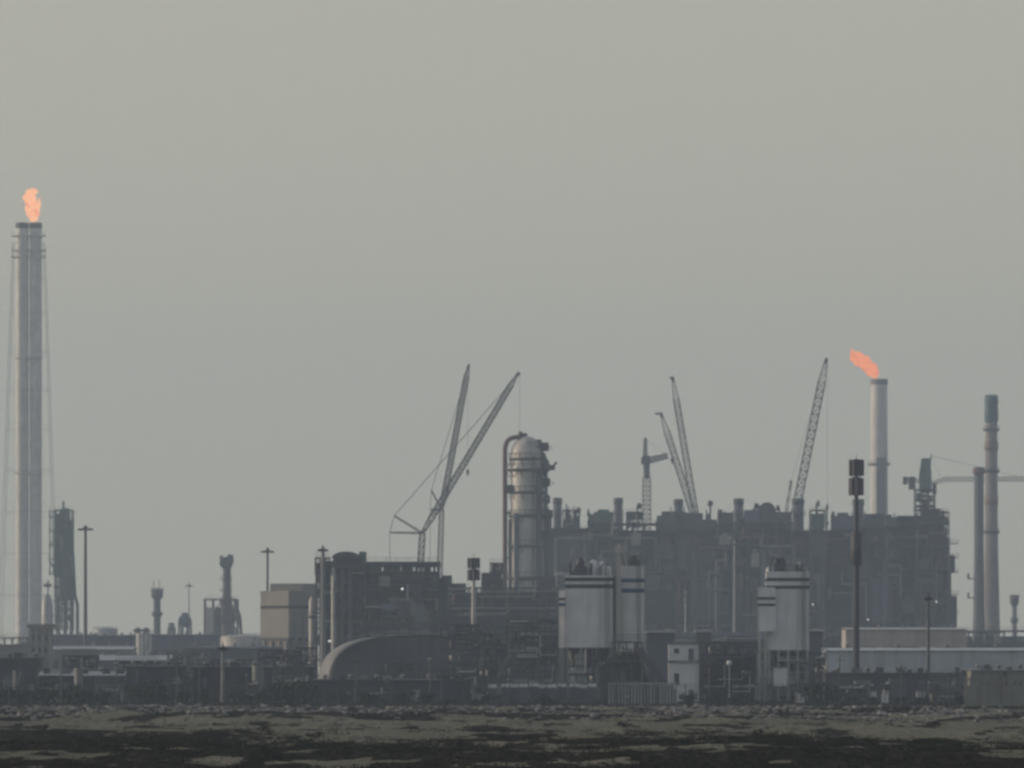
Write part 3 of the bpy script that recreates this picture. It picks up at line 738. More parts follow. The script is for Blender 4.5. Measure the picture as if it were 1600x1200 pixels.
# ================================================================== the column tower
f = Fr(824, 1500)
t = thing('column_tower', 'huge pale process column with a purple overhead pipe and a crowned platform at its head', 'process column', f)
r = f.d(26.5); cx = f.x(824)
m = MB(); m.lathe(cx, 0, [(r, 0), (r, f.z(950)), (r * .98, f.z(800)), (r * .98, f.z(712)), (r * .93, f.z(700)), (r * .72, f.z(690)), (r * .35, f.z(684)), (.4, f.z(682))], 36); m.build('shell', M_pale, t)
for a, b, mm in ((950, 944, M_grey), (908, 902, M_grey), (806, 803, M_silver)):
    m = MB(); m.lathe(cx, 0, [(r, f.z(a)), (r * 1.035, f.z(a - 1)), (r * 1.035, f.z(b)), (r, f.z(b - 1))], 36); m.build('stiffening_ring', mm, t)
def col_platform(py, r1, x0=None, th=.35):
    m = MB(); z = f.z(py); n = 28
    m.lathe(cx, 0, [(r * .99, z - th - .5), (r1, z - th), (r1, z), (r * .99, z + .02)], n); ring_rail(m, r1 * .985, z, 1.5, 22, .09)
    for i in range(10):
        th_ = 2 * PI * i / 10; c, s = math.cos(th_), math.sin(th_); m.tube((cx + r * c, r * s, z - 2.6), (cx + r1 * .95 * c, r1 * .95 * s, z - .4), .16, n=4)
    return m.build('platform', M_steel, t)
col_platform(733, r * 1.36); col_platform(805, r * 1.12); col_platform(902, r * 1.22); col_platform(716, r * 1.10); col_platform(768, r * 1.14); col_platform(852, r * 1.16)
for px, a, b in ((853, 740, 985), (857, 800, 985), (797, 812, 985), (812, 740, 800)):
    m = MB(); m.tube(f.p(px, a, -r * .3), f.p(px, b, -r * .3), .55, n=6); m.build('side_pipe', M_blueg if px > 820 else M_steelp, t)
for k, (px, py) in enumerate(((852, 760), (856, 810), (851, 842), (798, 771), (850, 705))):
    m = MB(); m.box(f.x(px) - 1.2, f.x(px) + 1.5, -3, 0, f.z(py), f.z(py) + 2.6); rail(m, f.x(px) - 2, f.x(px) + 2.5, -3.2, f.z(py), 1.3, .1, 1.5); m.build('side_landing', M_steel, t)
m = MB(); pr = f.d(3.6)
m.path([Vector((f.x(789), -1, 2)), f.p(789, 700, -1), f.p(792, 690, -1), f.p(798, 685, -1), f.p(808, 683, 0), f.p(815, 686, 0)], pr, 10); m.build('overhead_pipe', M_rust, t)
m = MB()
for py in (733, 800, 870, 930): m.box(f.x(785), f.x(802), -.5, .5, f.z(py) - .6, f.z(py))
m.build('pipe_bracket', M_steelp, t)
m = MB(); m.path([f.p(815, 690, 0), f.p(815, 679, 0), f.p(824, 680, 0)], .6, 6); m.ball(f.p(813, 677), .7, 6, 4); m.build('relief_valve', M_steel, t)
m = MB(); z = f.z(700); m.box(f.x(824), f.x(846), -r * .8, r * .3, z, z + .4); rail(m, f.x(824), f.x(846), -r * .8, z + .4, 1.3, .09); m.box(f.x(838), f.x(846), -2, 0, z + .4, z + 2.6); m.build('top_deck', M_steel, t)
m = MB(); m.prism([(f.x(848), f.z(745)), (f.x(858), f.z(735)), (f.x(858), f.z(722)), (f.x(845), f.z(700))], -3, 3); m.build('side_enclosure', M_steel, t)
m = MB(); m.tube(f.p(850, 733, -2), f.p(863, 731, -2), .5, n=6); m.tube(f.p(863, 731, -2), f.p(870, 722, -2), .35, n=6); m.box(f.x(858), f.x(867), -2.8, -1.2, f.z(735), f.z(727)); m.build('davit', M_steel, t)
m = MB(); m.lathe(f.x(855), -1, [(.5, f.z(788)), (f.d(4.5), f.z(785)), (f.d(4.5), f.z(776)), (.5, f.z(773))], 10); m.tube(f.p(845, 781, -1), f.p(856, 781, -1), .8, n=8); m.build('reboiler_nozzle', M_steel, t)
m = MB(); m.tube(f.p(806, 802, -r * .85), f.p(806, 950, -r * .85), .8, n=8); m.tube(f.p(842, 730, -r * .75), f.p(842, 980, -r * .75), 1.0, n=8); m.build('riser', M_blueg, t)
m = MB()
for px in (832, 835): m.tube(f.p(px, 712, -r * 1.06), f.p(px, 1000, -r * 1.06), .12, n=4)
z = 4.0
while z < f.z(712): m.tube(f.p(832, HZ, -r * 1.06).xyz * Vector((1, 1, 0)) + Vector((0, 0, z)), f.p(835, HZ, -r * 1.06) * Vector((1, 1, 0)) + Vector((0, 0, z)), .06, n=3, cap=False); z += .9
m.build('ladder', M_steel, t)

# ================================================================== the wide process block
f = Fr(1160, 1700); rng = random.Random(21)
t = thing('process_block', 'very wide dark multi-storey process block of steel frames with a ragged roofline', 'process building', f)
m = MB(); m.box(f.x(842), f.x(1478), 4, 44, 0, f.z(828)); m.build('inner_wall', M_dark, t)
for a, b, dy, top, nx_b, nz_b, mf in ((840, 925, 0, 826, 4, 6, M_frame), (926, 1034, -3.2, 819, 4, 5, M_dark), (1035, 1120, -.6, 829, 4, 7, M_frame), (1121, 1236, -4.5, 817, 5, 5, M_blueg),
                                 (1237, 1330, -1.4, 831, 4, 6, M_dark), (1331, 1404, -5.2, 823, 3, 7, M_frame), (1405, 1480, -2.2, 818, 3, 5, M_blueg)):
    process_frame(t, f.x(a), f.x(b), -6 + dy, 3.6, f.z(992), f.z(top), nx_b, nz_b, rng, .5, ny=1, brace=.45, fill=.85, m_frame=mf)
# cladding sheets hung on the frame
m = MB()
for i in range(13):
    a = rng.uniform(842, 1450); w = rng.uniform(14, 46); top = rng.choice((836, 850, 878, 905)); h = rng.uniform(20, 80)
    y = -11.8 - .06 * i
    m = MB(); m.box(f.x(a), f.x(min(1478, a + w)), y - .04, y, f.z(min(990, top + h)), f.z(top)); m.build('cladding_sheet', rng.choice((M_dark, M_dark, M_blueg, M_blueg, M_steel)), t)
for px in (905, 1000, 1095, 1190, 1285, 1380):
    m = MB(); m.lathe(f.x(px + rng.uniform(-12, 12)), -13.2, [(1.1, 0), (1.1, f.z(838 + rng.uniform(0, 40)))], 10); m.build('downcomer', rng.choice((M_blueg, M_grey, M_steel)), t)
for px in (958, 1148, 1244, 1335, 1436):
    m = MB(); zt = f.z(832 + rng.uniform(0, 30)); x = f.x(px)
    m.box(x - 1.6, x - 1.35, -14.9, -12.4, 0, zt); m.box(x + 1.35, x + 1.6, -14.9, -12.4, 0, zt)
    z = 3
    while z < zt: m.box(x - 1.35, x + 1.35, -14.8, -12.5, z, z + .15); z += 3.1
    m.build('stair_tower', M_steel, t)
for i in range(34):
    px = rng.uniform(850, 1470); top = rng.uniform(835, 930); r = rng.uniform(.25, .7); y = -11.9 - rng.uniform(0, 1.2)
    m = MB(); x = f.x(px); x2 = x + rng.uniform(-14, 14); zb = f.z(rng.uniform(940, 990)); zt = f.z(top)
    m.path([(x, y, zb), (x, y, zt), (x2, y, zt), (x2, y, zt + rng.uniform(1, 5))], r, 8); m.build('process_pipe', rng.choice((M_blueg, M_grey, M_grey, M_silver, M_steel, M_rust)), t)
# ragged gear along the roof
def roofbox(a, b, top, mm, y0=-2, y1=8, base=828): m = MB(); m.box(f.x(a), f.x(b), y0, y1, f.z(base) + .01, f.z(top)); m.build('roof_unit', mm, t)
process_frame(t, f.x(1430), f.x(1460), -3, 5, f.z(812), f.z(765), 3, 3, rng, .4, ny=1, fill=.85, m_frame=M_frame)
roofbox(836, 862, 803, M_steel); roofbox(850, 858, 793, M_steel, 0, 4, 803); roofbox(928, 958, 800, M_green); roofbox(934, 952, 796, M_green, 0, 5, 800)
roofbox(980, 1003, 800, M_steel, 0, 6, 812); roofbox(1027, 1052, 806, M_blueg); roofbox(1034, 1050, 799, M_steel, 0, 5, 806); roofbox(1098, 1120, 812, M_steel)
roofbox(1122, 1146, 801, M_steel); roofbox(1163, 1190, 797, M_blueg); roofbox(1186, 1236, 800, M_steel); roofbox(1268, 1287, 803, M_green)
roofbox(1301, 1333, 806, M_blueg); roofbox(1309, 1326, 801, M_green, 0, 5, 806); roofbox(1350, 1382, 803, M_steel); roofbox(1392, 1430, 808, M_green); roofbox(1402, 1474, 806, M_steel)
roofbox(1440, 1470, 795, M_blueg, 0, 6, 806); roofbox(1068, 1098, 802, M_steel); roofbox(880, 906, 812, M_steel)
m = MB(); zb = f.z(800)
arc = [(f.x(1198) + f.d(14) * math.cos(a), zb + f.d(15) * math.sin(a)) for a in [PI * i / 14 for i in range(15)]]
m.prism(arc, -2.4, 7); m.build('arched_vent', M_steel, t)
process_frame(t, f.x(1450), f.x(1481), -5, 6, f.z(850), f.z(800), 3, 3, rng, .35, ny=1, fill=.7)
process_frame(t, f.x(880), f.x(905), -3, 5, f.z(826), f.z(797), 3, 1, rng, .35, ny=1, fill=.9)
process_frame(t, f.x(979), f.x(1004), -3, 5, f.z(826), f.z(800), 3, 1, rng, .35, ny=1, fill=.9)
process_frame(t, f.x(1266), f.x(1288), -3, 5, f.z(826), f.z(797), 2, 1, rng, .35, ny=1, fill=.9, m_frame=M_green)
for px, top in ((905, 797), (921, 801), (1110, 786), (1292, 792), (1276, 786), (1185, 790), (1218, 793), (1300, 803), (996, 790)):
    m = MB(); m.tube(f.p(px, 828, 2), f.p(px, top, 2), .35, n=6); w = rng.uniform(.5, 1.3); o = rng.uniform(-.8, .8); m.prism([(f.x(px) + o - w, f.z(top + 4)), (f.x(px) + o + w * .7, f.z(top + 5)), (f.x(px) + o + w, f.z(top - 2)), (f.x(px) + o - w * .3, f.z(top - 5))], 1, 3); m.build('vent', M_steel, t)
for i in range(72):
    px = rng.uniform(884, 1474); top = rng.uniform(793, 822); w = rng.uniform(1.5, 5); y = rng.uniform(-1.5, 3)
    if 906 < px < 919 or 1256 < px < 1266 or 1289 < px < 1300 or 1003 < px < 1023: continue
    m = MB()
    if i % 3: m.box(f.x(px - w), f.x(px + w), y, y + 3, f.z(828) + .02, f.z(top))
    else: m.lathe(f.x(px), y, [(f.d(w * .6), f.z(828) + .02), (f.d(w * .6), f.z(top + 2)), (f.d(w * .2), f.z(top))], 10)
    if i % 4 == 0: m.tube((f.x(px), y, f.z(top)), (f.x(px + rng.uniform(-4, 4)), y, f.z(top - rng.uniform(3, 10))), .25, n=5)
    m.build('roof_equipment', rng.choice((M_steel, M_blueg, M_dark, M_green, M_grey)), t)
# bulging stair and ducts on the end wall
m = MB(); m.prism([(f.x(1478), f.z(985)), (f.x(1494), f.z(985)), (f.x(1494), f.z(932)), (f.x(1485), f.z(931)), (f.x(1485), f.z(896)), (f.x(1491), f.z(895)), (f.x(1491), f.z(868)), (f.x(1483), f.z(867)), (f.x(1483), f.z(840)), (f.x(1478), f.z(840))], -4, 9); m.build('end_duct', M_steel, t)
for py in (850, 872, 895, 930, 960):
    m = MB(); m.box(f.x(1478), f.x(1496), -5.2, 2, f.z(py), f.z(py) + .3); rail(m, f.x(1478), f.x(1496), -5.2, f.z(py) + .3, 1.3, .09, 2); m.build('end_balcony', M_steel, t)
# chimneys on the furnaces
def furnace_stack(px, w, top, lab, y=12):
    g = Fr(px, 1700 + y); q = thing('furnace_stack', lab, 'stack', g, 'square shouldered stacks along the process block')
    z0 = g.z(830); r = g.d(w / 2)
    q.location.z = z0
    m = MB(); m.lathe(0, 0, [(r * 1.0, 0), (r * .97, g.z(top) - z0)], 18); m.build('shaft', M_blueg, q)
    m = MB(); m.lathe(0, 0, [(r * .98, g.z(top + 9) - z0), (r * 1.1, g.z(top + 8) - z0), (r * 1.1, g.z(top) - z0 + .15), (r * .8, g.z(top) - z0 + .3)], 18); m.build('rim', M_steel, q)
    m = MB(); zz = g.z(top + 24) - z0; m.lathe(0, 0, [(r, zz - .3), (r * 1.35, zz - .2), (r * 1.35, zz), (r, zz + .1)], 16); ring_rail(m, r * 1.33, zz, 1.3, 12, .07); m.build('platform', M_steel, q)
furnace_stack(871, 13.5, 779, 'furnace stack nearest the column tower on the wide process block')
furnace_stack(966, 13.5, 779, 'furnace stack with green machinery at its foot, beside the stubby tower crane')
furnace_stack(1060, 14, 781, 'furnace stack standing just before the foot of two crossed lattice booms')
furnace_stack(1154, 15, 780, 'furnace stack in the middle of the roof beside the arched vent')
furnace_stack(1247, 18, 780, 'furnace stack at the foot of the long leaning lattice boom')
furnace_stack(1341, 17, 781, 'furnace stack directly behind the purple headed telecom mast')

# ================================================================== the pipe unit with cooler bank
f = Fr(590, 1350); rng = random.Random(8)
t = thing('pipe_unit', 'dark blocky process unit with an arched shoulder and a row of gaps under its roof', 'process building', f)
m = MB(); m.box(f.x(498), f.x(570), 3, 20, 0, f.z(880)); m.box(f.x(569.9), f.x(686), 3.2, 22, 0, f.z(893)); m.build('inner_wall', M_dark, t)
process_frame(t, f.x(495), f.x(570), -5, 2.6, 0, f.z(884), 7, 8, rng, .4, ny=1, fill=.7, brace=.5, m_frame=M_steelp)
process_frame(t, f.x(571), f.x(685), -4.4, 2.8, 0, f.z(893), 9, 7, rng, .4, ny=1, fill=.5, brace=.4)
m = MB()
for i in range(17):
    x = f.x(572 + i * 113 / 16); m.box(x - .15, x + .15, -5, 20, f.z(893), f.z(884)); 
m.build('cooler_post', M_steel, t)
m = MB(); m.box(f.x(570.3), f.x(687), -5.4, 21, f.z(884) + .01, f.z(878)); rail(m, f.x(571), f.x(686), -5.4, f.z(878), 1.1, .06, 2.5); m.build('cooler_bank', M_dark, t)
for i, a in enumerate((573, 583, 604, 616, 628, 634, 664)):
    m = MB(); m.box(f.x(a), f.x(a + 8), -3, 18, f.z(893) + .02, f.z(884) - .02); m.build('cooler_motor', M_steel, t)
for i, (a, b, tp) in enumerate(((521, 566, 871), (527, 560, 866), (534, 550, 863), (561, 571, 862), (507, 522, 877), (497, 506, 880))):
    m = MB(); m.box(f.x(a), f.x(b), -2 + i * .3, 14 - i * .3, f.z(886), f.z(tp)); m.build('roof_unit', (M_dark, M_steel, M_green, M_green, M_steelp, M_steelp)[i], t)
m = MB()
for i in range(10): a = PI * i / 9; 
arc = [(f.x(541) + f.d(22) * math.cos(PI * i / 12), f.z(872) + f.d(10) * math.sin(PI * i / 12)) for i in range(13)]
m.prism(arc, -3.2, 15); m.build('arched_roof', M_dark, t)
process_frame(t, f.x(494), f.x(516), -7, -4, f.z(900), f.z(872), 3, 3, rng, .3, ny=1, fill=.6, m_frame=M_steelp)
for px in (522, 536, 548):
    m = MB(); m.lathe(f.x(px), -6.6, [(f.d(3.2), 0), (f.d(3.2), f.z(905 - (px % 7) * 3)), (.2, f.z(898 - (px % 7) * 3))], 12); m.build('upright_vessel', (M_silver, M_grey, M_steelp)[px % 3], t)
for k in range(12):
    a = rng.uniform(575, 660); w = rng.uniform(8, 26); top = rng.uniform(900, 985); m = MB(); m.box(f.x(a), f.x(a + w), -5.2 - .05 * k, -5.15 - .05 * k, f.z(top + rng.uniform(10, 28)), f.z(top)); m.build('cladding_sheet', rng.choice((M_dark, M_blueg, M_steel, M_grey)), t)
# lower pipe racks stepping down towards the column
m = MB(); m.box(f.x(686.5), f.x(700), 2, 16, 0, f.z(902)); m.build('side_annex', M_dark, t)
# lit lamps in the plant, plus a pale panel built as a glowing lamp
for k, (px, py, Y, lab) in enumerate(((628.5, 919.5, 1347, 'bright white work lamp high on the dark pipe unit'), (515, 1001, 1346, 'white work lamp low at the corner of the dark pipe unit'),
                                   (1356, 967.5, 1692, 'white work lamp low on the wide process block'), (1463, 940, 1692, 'pale work lamp near the end of the wide process block'),
                                   (1270, 944, 1692, 'white work lamp beside the single striped silo block'))):
    g = Fr(px, Y); q = thing('work_lamp', lab, 'lamp', g, z=g.z(py))
    m = MB(); m.tube((0, 0, 0), (0, -.35, -.1), .18, .34, n=8); m.tube((0, .3, -.7), (0, .1, 0), .07, n=4); m.tube((0, .3, -.7), (0, 3, -.7), .07, n=4); m.build('housing', M_steel, q)
    m = MB(); m.tube((0, -.36, -.1), (0, -.40, -.11), .33, n=10); m.build('lit_lens', M_lamp, q)

f = Fr(770, 1420); rng = random.Random(31)
t = thing('pipe_rack', 'long tangled pipe rack running behind the dark arched hall to the column tower', 'pipe rack', f)
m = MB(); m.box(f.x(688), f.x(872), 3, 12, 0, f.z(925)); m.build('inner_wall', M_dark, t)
process_frame(t, f.x(690), f.x(870), -4, 2.6, 0, f.z(918), 13, 6, rng, .35, ny=1, fill=.8, brace=.4, m_frame=M_steelp)
for a, b, tp in ((690, 706, 899), (760, 786, 905), (768, 784, 882), (700, 728, 912), (842, 868, 900), (752, 768, 895)):
    m = MB(); m.box(f.x(a), f.x(b), -2, 6, f.z(925), f.z(tp)); m.build('roof_unit', M_dark if a < 760 else M_steelp, t)
process_frame(t, f.x(766), f.x(786), -5, 0, f.z(918), f.z(880), 2, 3, rng, .3, ny=1, fill=.5, m_frame=M_steelp)
m = MB()
for k, px in enumerate((842, 850, 858)): m.tube(f.p(px, 1070, -5.5), f.p(px, 930 + k * 9, -5.5), f.d(2), n=8)
m.build('riser', M_steelp, t)

# ================================================================== beige block, cream vessel
f = Fr(450, 1400)
t = thing('block_building', 'beige windowless block with a stepped roof, one wall lighter than the other', 'building', f)
t.rotation_euler.z = 0
# plan turned so two walls show: light west wall and shaded wall
def quad_prism(pts, z0, z1):
    m = MB(); n = len(pts); vs = [(x, y, z0) for x, y in pts] + [(x, y, z1) for x, y in pts]
    m.add(vs, [tuple(range(n - 1, -1, -1)), tuple(range(n, 2 * n))] + [(i, (i + 1) % n, n + (i + 1) % n, n + i) for i in range(n)]); return m
x0, xm, x1 = f.x(405), f.x(451), f.x(492)
w = xm - x0; plan = [(xm, 0), (x1, w * 1.0), (x1 - w, w * 2.0), (x0, w * 1.0)]
quad_prism(plan, f.z(1000), f.z(925)).build('upper_wall', M_beige, t)
cxp = sum(p[0] for p in plan) / 4; cyp = sum(p[1] for p in plan) / 4
ins = [(cxp + (x - cxp) * .9, cyp + (y - cyp) * .9) for x, y in plan]
quad_prism(ins, 0, f.z(1000)).build('ground_wall', M_conc, t)
def band(z0, z1, k, mm, name):
    quad_prism([(cxp + (x - cxp) * k, cyp + (y - cyp) * k) for x, y in plan], z0, z1).build(name, mm, t)
band(f.z(926), f.z(923), 1.02, M_conc, 'parapet'); band(f.z(951), f.z(945.5), 1.004, M_core, 'gap_shade_band'); band(f.z(1001), f.z(996), 1.015, M_dark, 'floor_edge')  # near-black band stands proud of the wall, a gap's shade as colour
band(f.z(946), f.z(943.5), 1.012, M_beige, 'cladding_rail')
quad_prism([(f.x(420), w * 1.2), (f.x(470), w * .9), (f.x(494), w * 1.4), (f.x(440), w * 2.2)], f.z(924), f.z(911)).build('penthouse', M_beige, t)
a, b_ = Vector((xm, 0, 0)), Vector((x0, w, 0)); nrm = Vector((-1, -1, 0)).normalized()
for u in (.12, .3, .48, .66, .84):
    c = a.lerp(b_, u) + nrm * .06; d = (b_ - a).normalized() * w * .045
    m = MB(); m.add([c - d + Vector((0, 0, f.z(945) + .0)), c + d + Vector((0, 0, f.z(945))), c + d + Vector((0, 0, f.z(949.5))), c - d + Vector((0, 0, f.z(949.5)))], [(0, 1, 2, 3)])
    m.v = m.v + [tuple(Vector(v) - nrm * .5) for v in m.v]; m.f += [(7, 6, 5, 4), (0, 4, 5, 1), (1, 5, 6, 2), (2, 6, 7, 3), (3, 7, 4, 0)]; m.sm = [False] * 6
    m.build('window', M_glass, t)
for u in (.1, .35, .62, .88):
    c = a.lerp(b_, u); m = MB(); m.lathe(c.x + .3, c.y + .3, [(.5, 0), (.5, f.z(1000))], 8); m.build('pillar', M_conc, t)
a2, b2 = Vector((xm, 0, 0)), Vector((x1, w, 0))
m = MB(); c = a2.lerp(b2, .5); 
for u in (.2, .5, .8):
    c = a2.lerp(b2, u); m.tube((c.x + .5, c.y - .5, 0), (c.x + .5, c.y - .5, f.z(985 - u * 60)), .35, n=6)
m.build('wall_pipe', M_grey, t)
f = Fr(487.5, 1360)
t = thing('cream_vessel', 'thin cream upright vessel catching orange light between beige block and pipe unit', 'vessel', f)
m = MB(); m.lathe(0, 0, [(f.d(5), 0), (f.d(5), f.z(965)), (f.d(4.6), f.z(940)), (f.d(2), f.z(932))], 16); m.build('shell', M_pale, t)
m = MB(); m.lathe(0, 0, [(f.d(5), f.z(966)), (f.d(7), f.z(965)), (f.d(7), f.z(963)), (f.d(5), f.z(962))], 14); ring_rail(m, f.d(7), f.z(963), 1.2, 10, .06); m.build('platform', M_steel, t)

# ================================================================== dark arched hall
f = Fr(698, 1130)
t = thing('arched_hall', 'broad dark arched storage hall with a pale curved roof edge and a lit corner', 'hall', f)
rx, rz = f.d(186), f.z(990)
def sup(a, n=3.5):
    c, q = math.cos(a), max(0, math.sin(a)); k = (abs(c) ** n + q ** n) ** (-1 / n); return c * k, q * k
def arch(k0, k1, y0, y1, n=60, dx=0.0):
    m = MB(); pts = [sup(PI * i / n) for i in range(n + 1)]
    def ring(k, y): return [(rx * k * x + dx * (y - y0), y, rz * (k * z)) for x, z in pts]
    A, B, Cc, D = ring(k0, y0), ring(k1, y0), ring(k1, y1), ring(k0, y1); N = n + 1
    vs = A + B + Cc + D; fs = []
    for i in range(n):
        for u in range(4): s0, s1 = u * N, ((u + 1) % 4) * N; fs.append((s0 + i, s0 + i + 1, s1 + i + 1, s1 + i))
    fs += [(0, N, 2 * N, 3 * N), (N - 1, 4 * N - 1, 3 * N - 1, 2 * N - 1)]
    m.add(vs, fs, True); return m
arch(.975, 1.0, 0, 50, dx=-.07).build('roof', M_grey, t)
m = MB(); pts = [(rx * .974 * x, rz * .974 * z) for x, z in (sup(PI * i / 60) for i in range(61))]; m.prism(pts, .6, 1.0); m.build('end_wall', M_dome, t)
m = MB()
for i in range(-7, 8):
    x = i * rx * .12; z = rz * .96 * max(0, 1 - abs(x / rx / .974) ** 3.5) ** (1 / 3.5); m.box(x - .12, x + .12, .35, .61, 0, z)
m.build('wall_rib', M_dome, t)
for a, b, h in ((-.30, -.10, 4.5), (.12, .30, 5.2)):
    m = MB(); m.box(rx * a, rx * b, .2, .62, 0, h); m.build('roller_door', M_core, t)
# ================================================================== striped silo blocks
def ribbed(m, x0, x1, y0, y1, z0, z1, step=.6):
    m.box(x0, x1, y0, y1, z0, z1)
    n = max(1, int((x1 - x0) / step))
    for i in range(n + 1):
        x = x0 + (x1 - x0) * i / n; m.box(x - .07, x + .07, y0 - .07, y0 - .001, z0 + .02, z1 - .02)
    n = max(1, int((y1 - y0) / step))
    for i in range(n + 1):
        y = y0 + (y1 - y0) * i / n; m.box(x0 - .07, x0 - .001, y - .07, y + .07, z0 + .02, z1 - .02)
def stripe(t, x0, x1, y0, y1, z0, z1, mm):
    m = MB(); e = .1; m.box(x0 - e, x1 + e, y0 - e, y1 + e, z0, z1); m.build('painted_stripe', mm, t)
def legs(t, x0, x1, y0, y1, z1, nx=3, mm=None):
    mm = mm or M_grey
    for i in range(nx + 1):
        for y in (y0 + .3, y1 - .3):
            x = x0 + .3 + (x1 - x0 - .6) * i / nx; m = MB(); m.box(x - .18, x + .18, y - .18, y + .18, 0, z1 + .0); m.build('leg', mm, t)
    m = MB()
    for i in range(nx):
        xa, xb = x0 + .3 + (x1 - x0 - .6) * i / nx, x0 + .3 + (x1 - x0 - .6) * (i + 1) / nx
        m.tube((xa, y0 + .3, .3), (xb, y0 + .3, z1 * .55), .1, n=4); m.tube((xb, y0 + .3, .3), (xa, y0 + .3, z1 * .55), .1, n=4)
        m.box(xa, xb, y0 + .22, y0 + .38, z1 * .55, z1 * .55 + .22)
    m.build('bracing', mm, t)
f = Fr(915, 1000)
t = thing('silo_block', 'broad white silo block with navy stripes and dark filters on its roof', 'silo block', f)
x0, xa, x1 = f.x(874), f.x(884), f.x(957)
m = MB(); ribbed(m, xa, x1, 0, 7, f.z(1012), f.z(899)); m.build('body', M_white, t)
m = MB(); ribbed(m, x0, f.x(892), 1.0, 6, f.z(1012), f.z(922)); m.build('annex', M_white, t)
stripe(t, xa, x1, 0, 7, f.z(908), f.z(902.5), M_navy); stripe(t, xa, x1, 0, 7, f.z(919), f.z(913), M_navy)
stripe(t, x0, f.x(883.5), 1.0, 6, f.z(938), f.z(934), M_navy); stripe(t, x0, f.x(883.5), 1.0, 6, f.z(947), f.z(942), M_blue)
for k, (a, b, tp, mm) in enumerate(((922, 934, 874, M_white), (936, 946, 876, M_white), (947, 956, 884, M_white))):
    m = MB(); m.lathe(f.x((a + b) / 2), 3, [(f.d((b - a) / 2), f.z(899)), (f.d((b - a) / 2), f.z(tp + 3)), (.2, f.z(tp))], 12); m.build('roof_housing', mm, t)
m = MB(); m.box(f.x(900), f.x(918), 1.5, 5, f.z(899) + .01, f.z(884)); m.lathe(f.x(907), 3, [(.7, f.z(884)), (.7, f.z(876)), (.3, f.z(871))], 10); m.tube(f.p(896, 899, 2), f.p(905, 880, 2), .3, n=6); m.build('dust_filter', M_craned, t)
m = MB(); rail(m, xa, x1, .1, f.z(899), 1.1, .05, 1.6); rail(m, xa, x1, 6.9, f.z(899), 1.1, .05, 1.6); m.build('roof_railing', M_grey, t)
for k in range(3):
    xc = f.x(896 + k * 24); m = MB(); m.lathe(xc, 3.5, [(.35, f.z(1040)), (2.2 / 2, f.z(1013)), (1.2, f.z(1012) + .0)], 14); m.build('hopper', M_grey, t)
legs(t, xa, x1, 0, 7, f.z(1012)); legs(t, x0, xa, 1, 6, f.z(1012), 1)
m = MB(); m.tube(f.p(960, 1090, 1), f.p(960, 900, 1), f.d(2.4), n=8); m.build('fill_pipe', M_craned, t)

process_frame(t, xa, x1 - .3, .8, 6, 0, f.z(1014), 4, 3, random.Random(12), .2, ny=1, fill=.95, m_frame=M_craned)
GEAR_A = (t, xa, x1, f.z(899))
f = Fr(987, 1003)
t = thing('silo_block', 'narrow white silo block with bright blue stripes beside a slim elevator leg', 'silo block', f)
x0, x1 = f.x(972), f.x(1006)
m = MB(); ribbed(m, x0, x1, 0, 6, f.z(1014), f.z(884)); m.build('body', M_white, t)
stripe(t, x0, x1, 0, 6, f.z(909.5), f.z(904), M_blue); stripe(t, x0, x1, 0, 6, f.z(926), f.z(919.5), M_blue)
m = MB(); m.box(f.x(980), f.x(999), 1.5, 4.5, f.z(884) + .01, f.z(876)); m.lathe(f.x(990), 3, [(.6, f.z(876)), (.6, f.z(870)), (.2, f.z(868))], 10); m.build('dust_filter', M_craned, t)
m = MB(); rail(m, x0, x1, .1, f.z(884), 1.1, .05, 1.2); rail(m, x0, x1, 5.9, f.z(884), 1.1, .05, 1.2); m.path([f.p(1000, 884, 2), f.p(1000, 864, 2), f.p(1004, 868, 2)], .18, 6); m.build('roof_railing', M_grey, t)
m = MB(); m.lathe(0, 3, [(.4, f.z(1044)), (1.7, f.z(1014))], 14); m.build('hopper', M_grey, t)
legs(t, x0, x1, 0, 6, f.z(1014), 2)
process_frame(t, x0 + .2, x1 - .2, .8, 5, 0, f.z(1016), 2, 3, random.Random(13), .2, ny=1, fill=.9, m_frame=M_craned)
def silo_gear(t, xa, x1, zt, seed):
    rg = random.Random(seed)
    for i in range(7):
        x = rg.uniform(xa + .2, x1 - 1.0); w = rg.uniform(.2, .7); h = rg.uniform(.4, 2.2)
        m = MB(); m.box(x, x + w, 1 + .3 * i, 2.5 + .3 * i, zt + .01, zt + h)
        if i % 2: m.tube((x + w / 2, 1.5, zt + h), (x + w / 2 + rg.uniform(-1, 1), 1.5, zt + h + rg.uniform(.4, 1.4)), .12, n=5)
        m.build('roof_gear', rg.choice((M_craned, M_grey, M_steel, M_silver)), t)
    m = MB(); x = x1 - .9
    for dx in (-.25, .25): m.box(x + dx - .04, x + dx + .04, -.35, -.27, 0, zt + 1)
    z = .3
    while z < zt + 1: m.box(x - .25, x + .25, -.33, -.29, z, z + .05); z += .35
    m.build('ladder', M_steel, t)
silo_gear(t, x0, x1, f.z(884), 5); silo_gear(*GEAR_A, 7)
f = Fr(967, 1001)
t = thing('bucket_elevator', 'slim pale elevator leg squeezed between the two striped silo blocks', 'elevator', f)
m = MB(); m.box(f.d(-3.6), f.d(3.6), 0, 1.0, 0, f.z(862)); m.build('casing', M_silver, t)
m = MB(); m.prism([(f.d(-4.5), f.z(863)), (f.d(6), f.z(863)), (f.d(5), f.z(852)), (f.d(0), f.z(848)), (f.d(-4), f.z(853))], -.15, 1.15); m.build('head', M_pale, t)
m = MB(); m.tube((f.d(5), .5, f.z(860)), (f.d(12), .5, f.z(884)), .25, n=6); m.build('chute', M_silver, t)

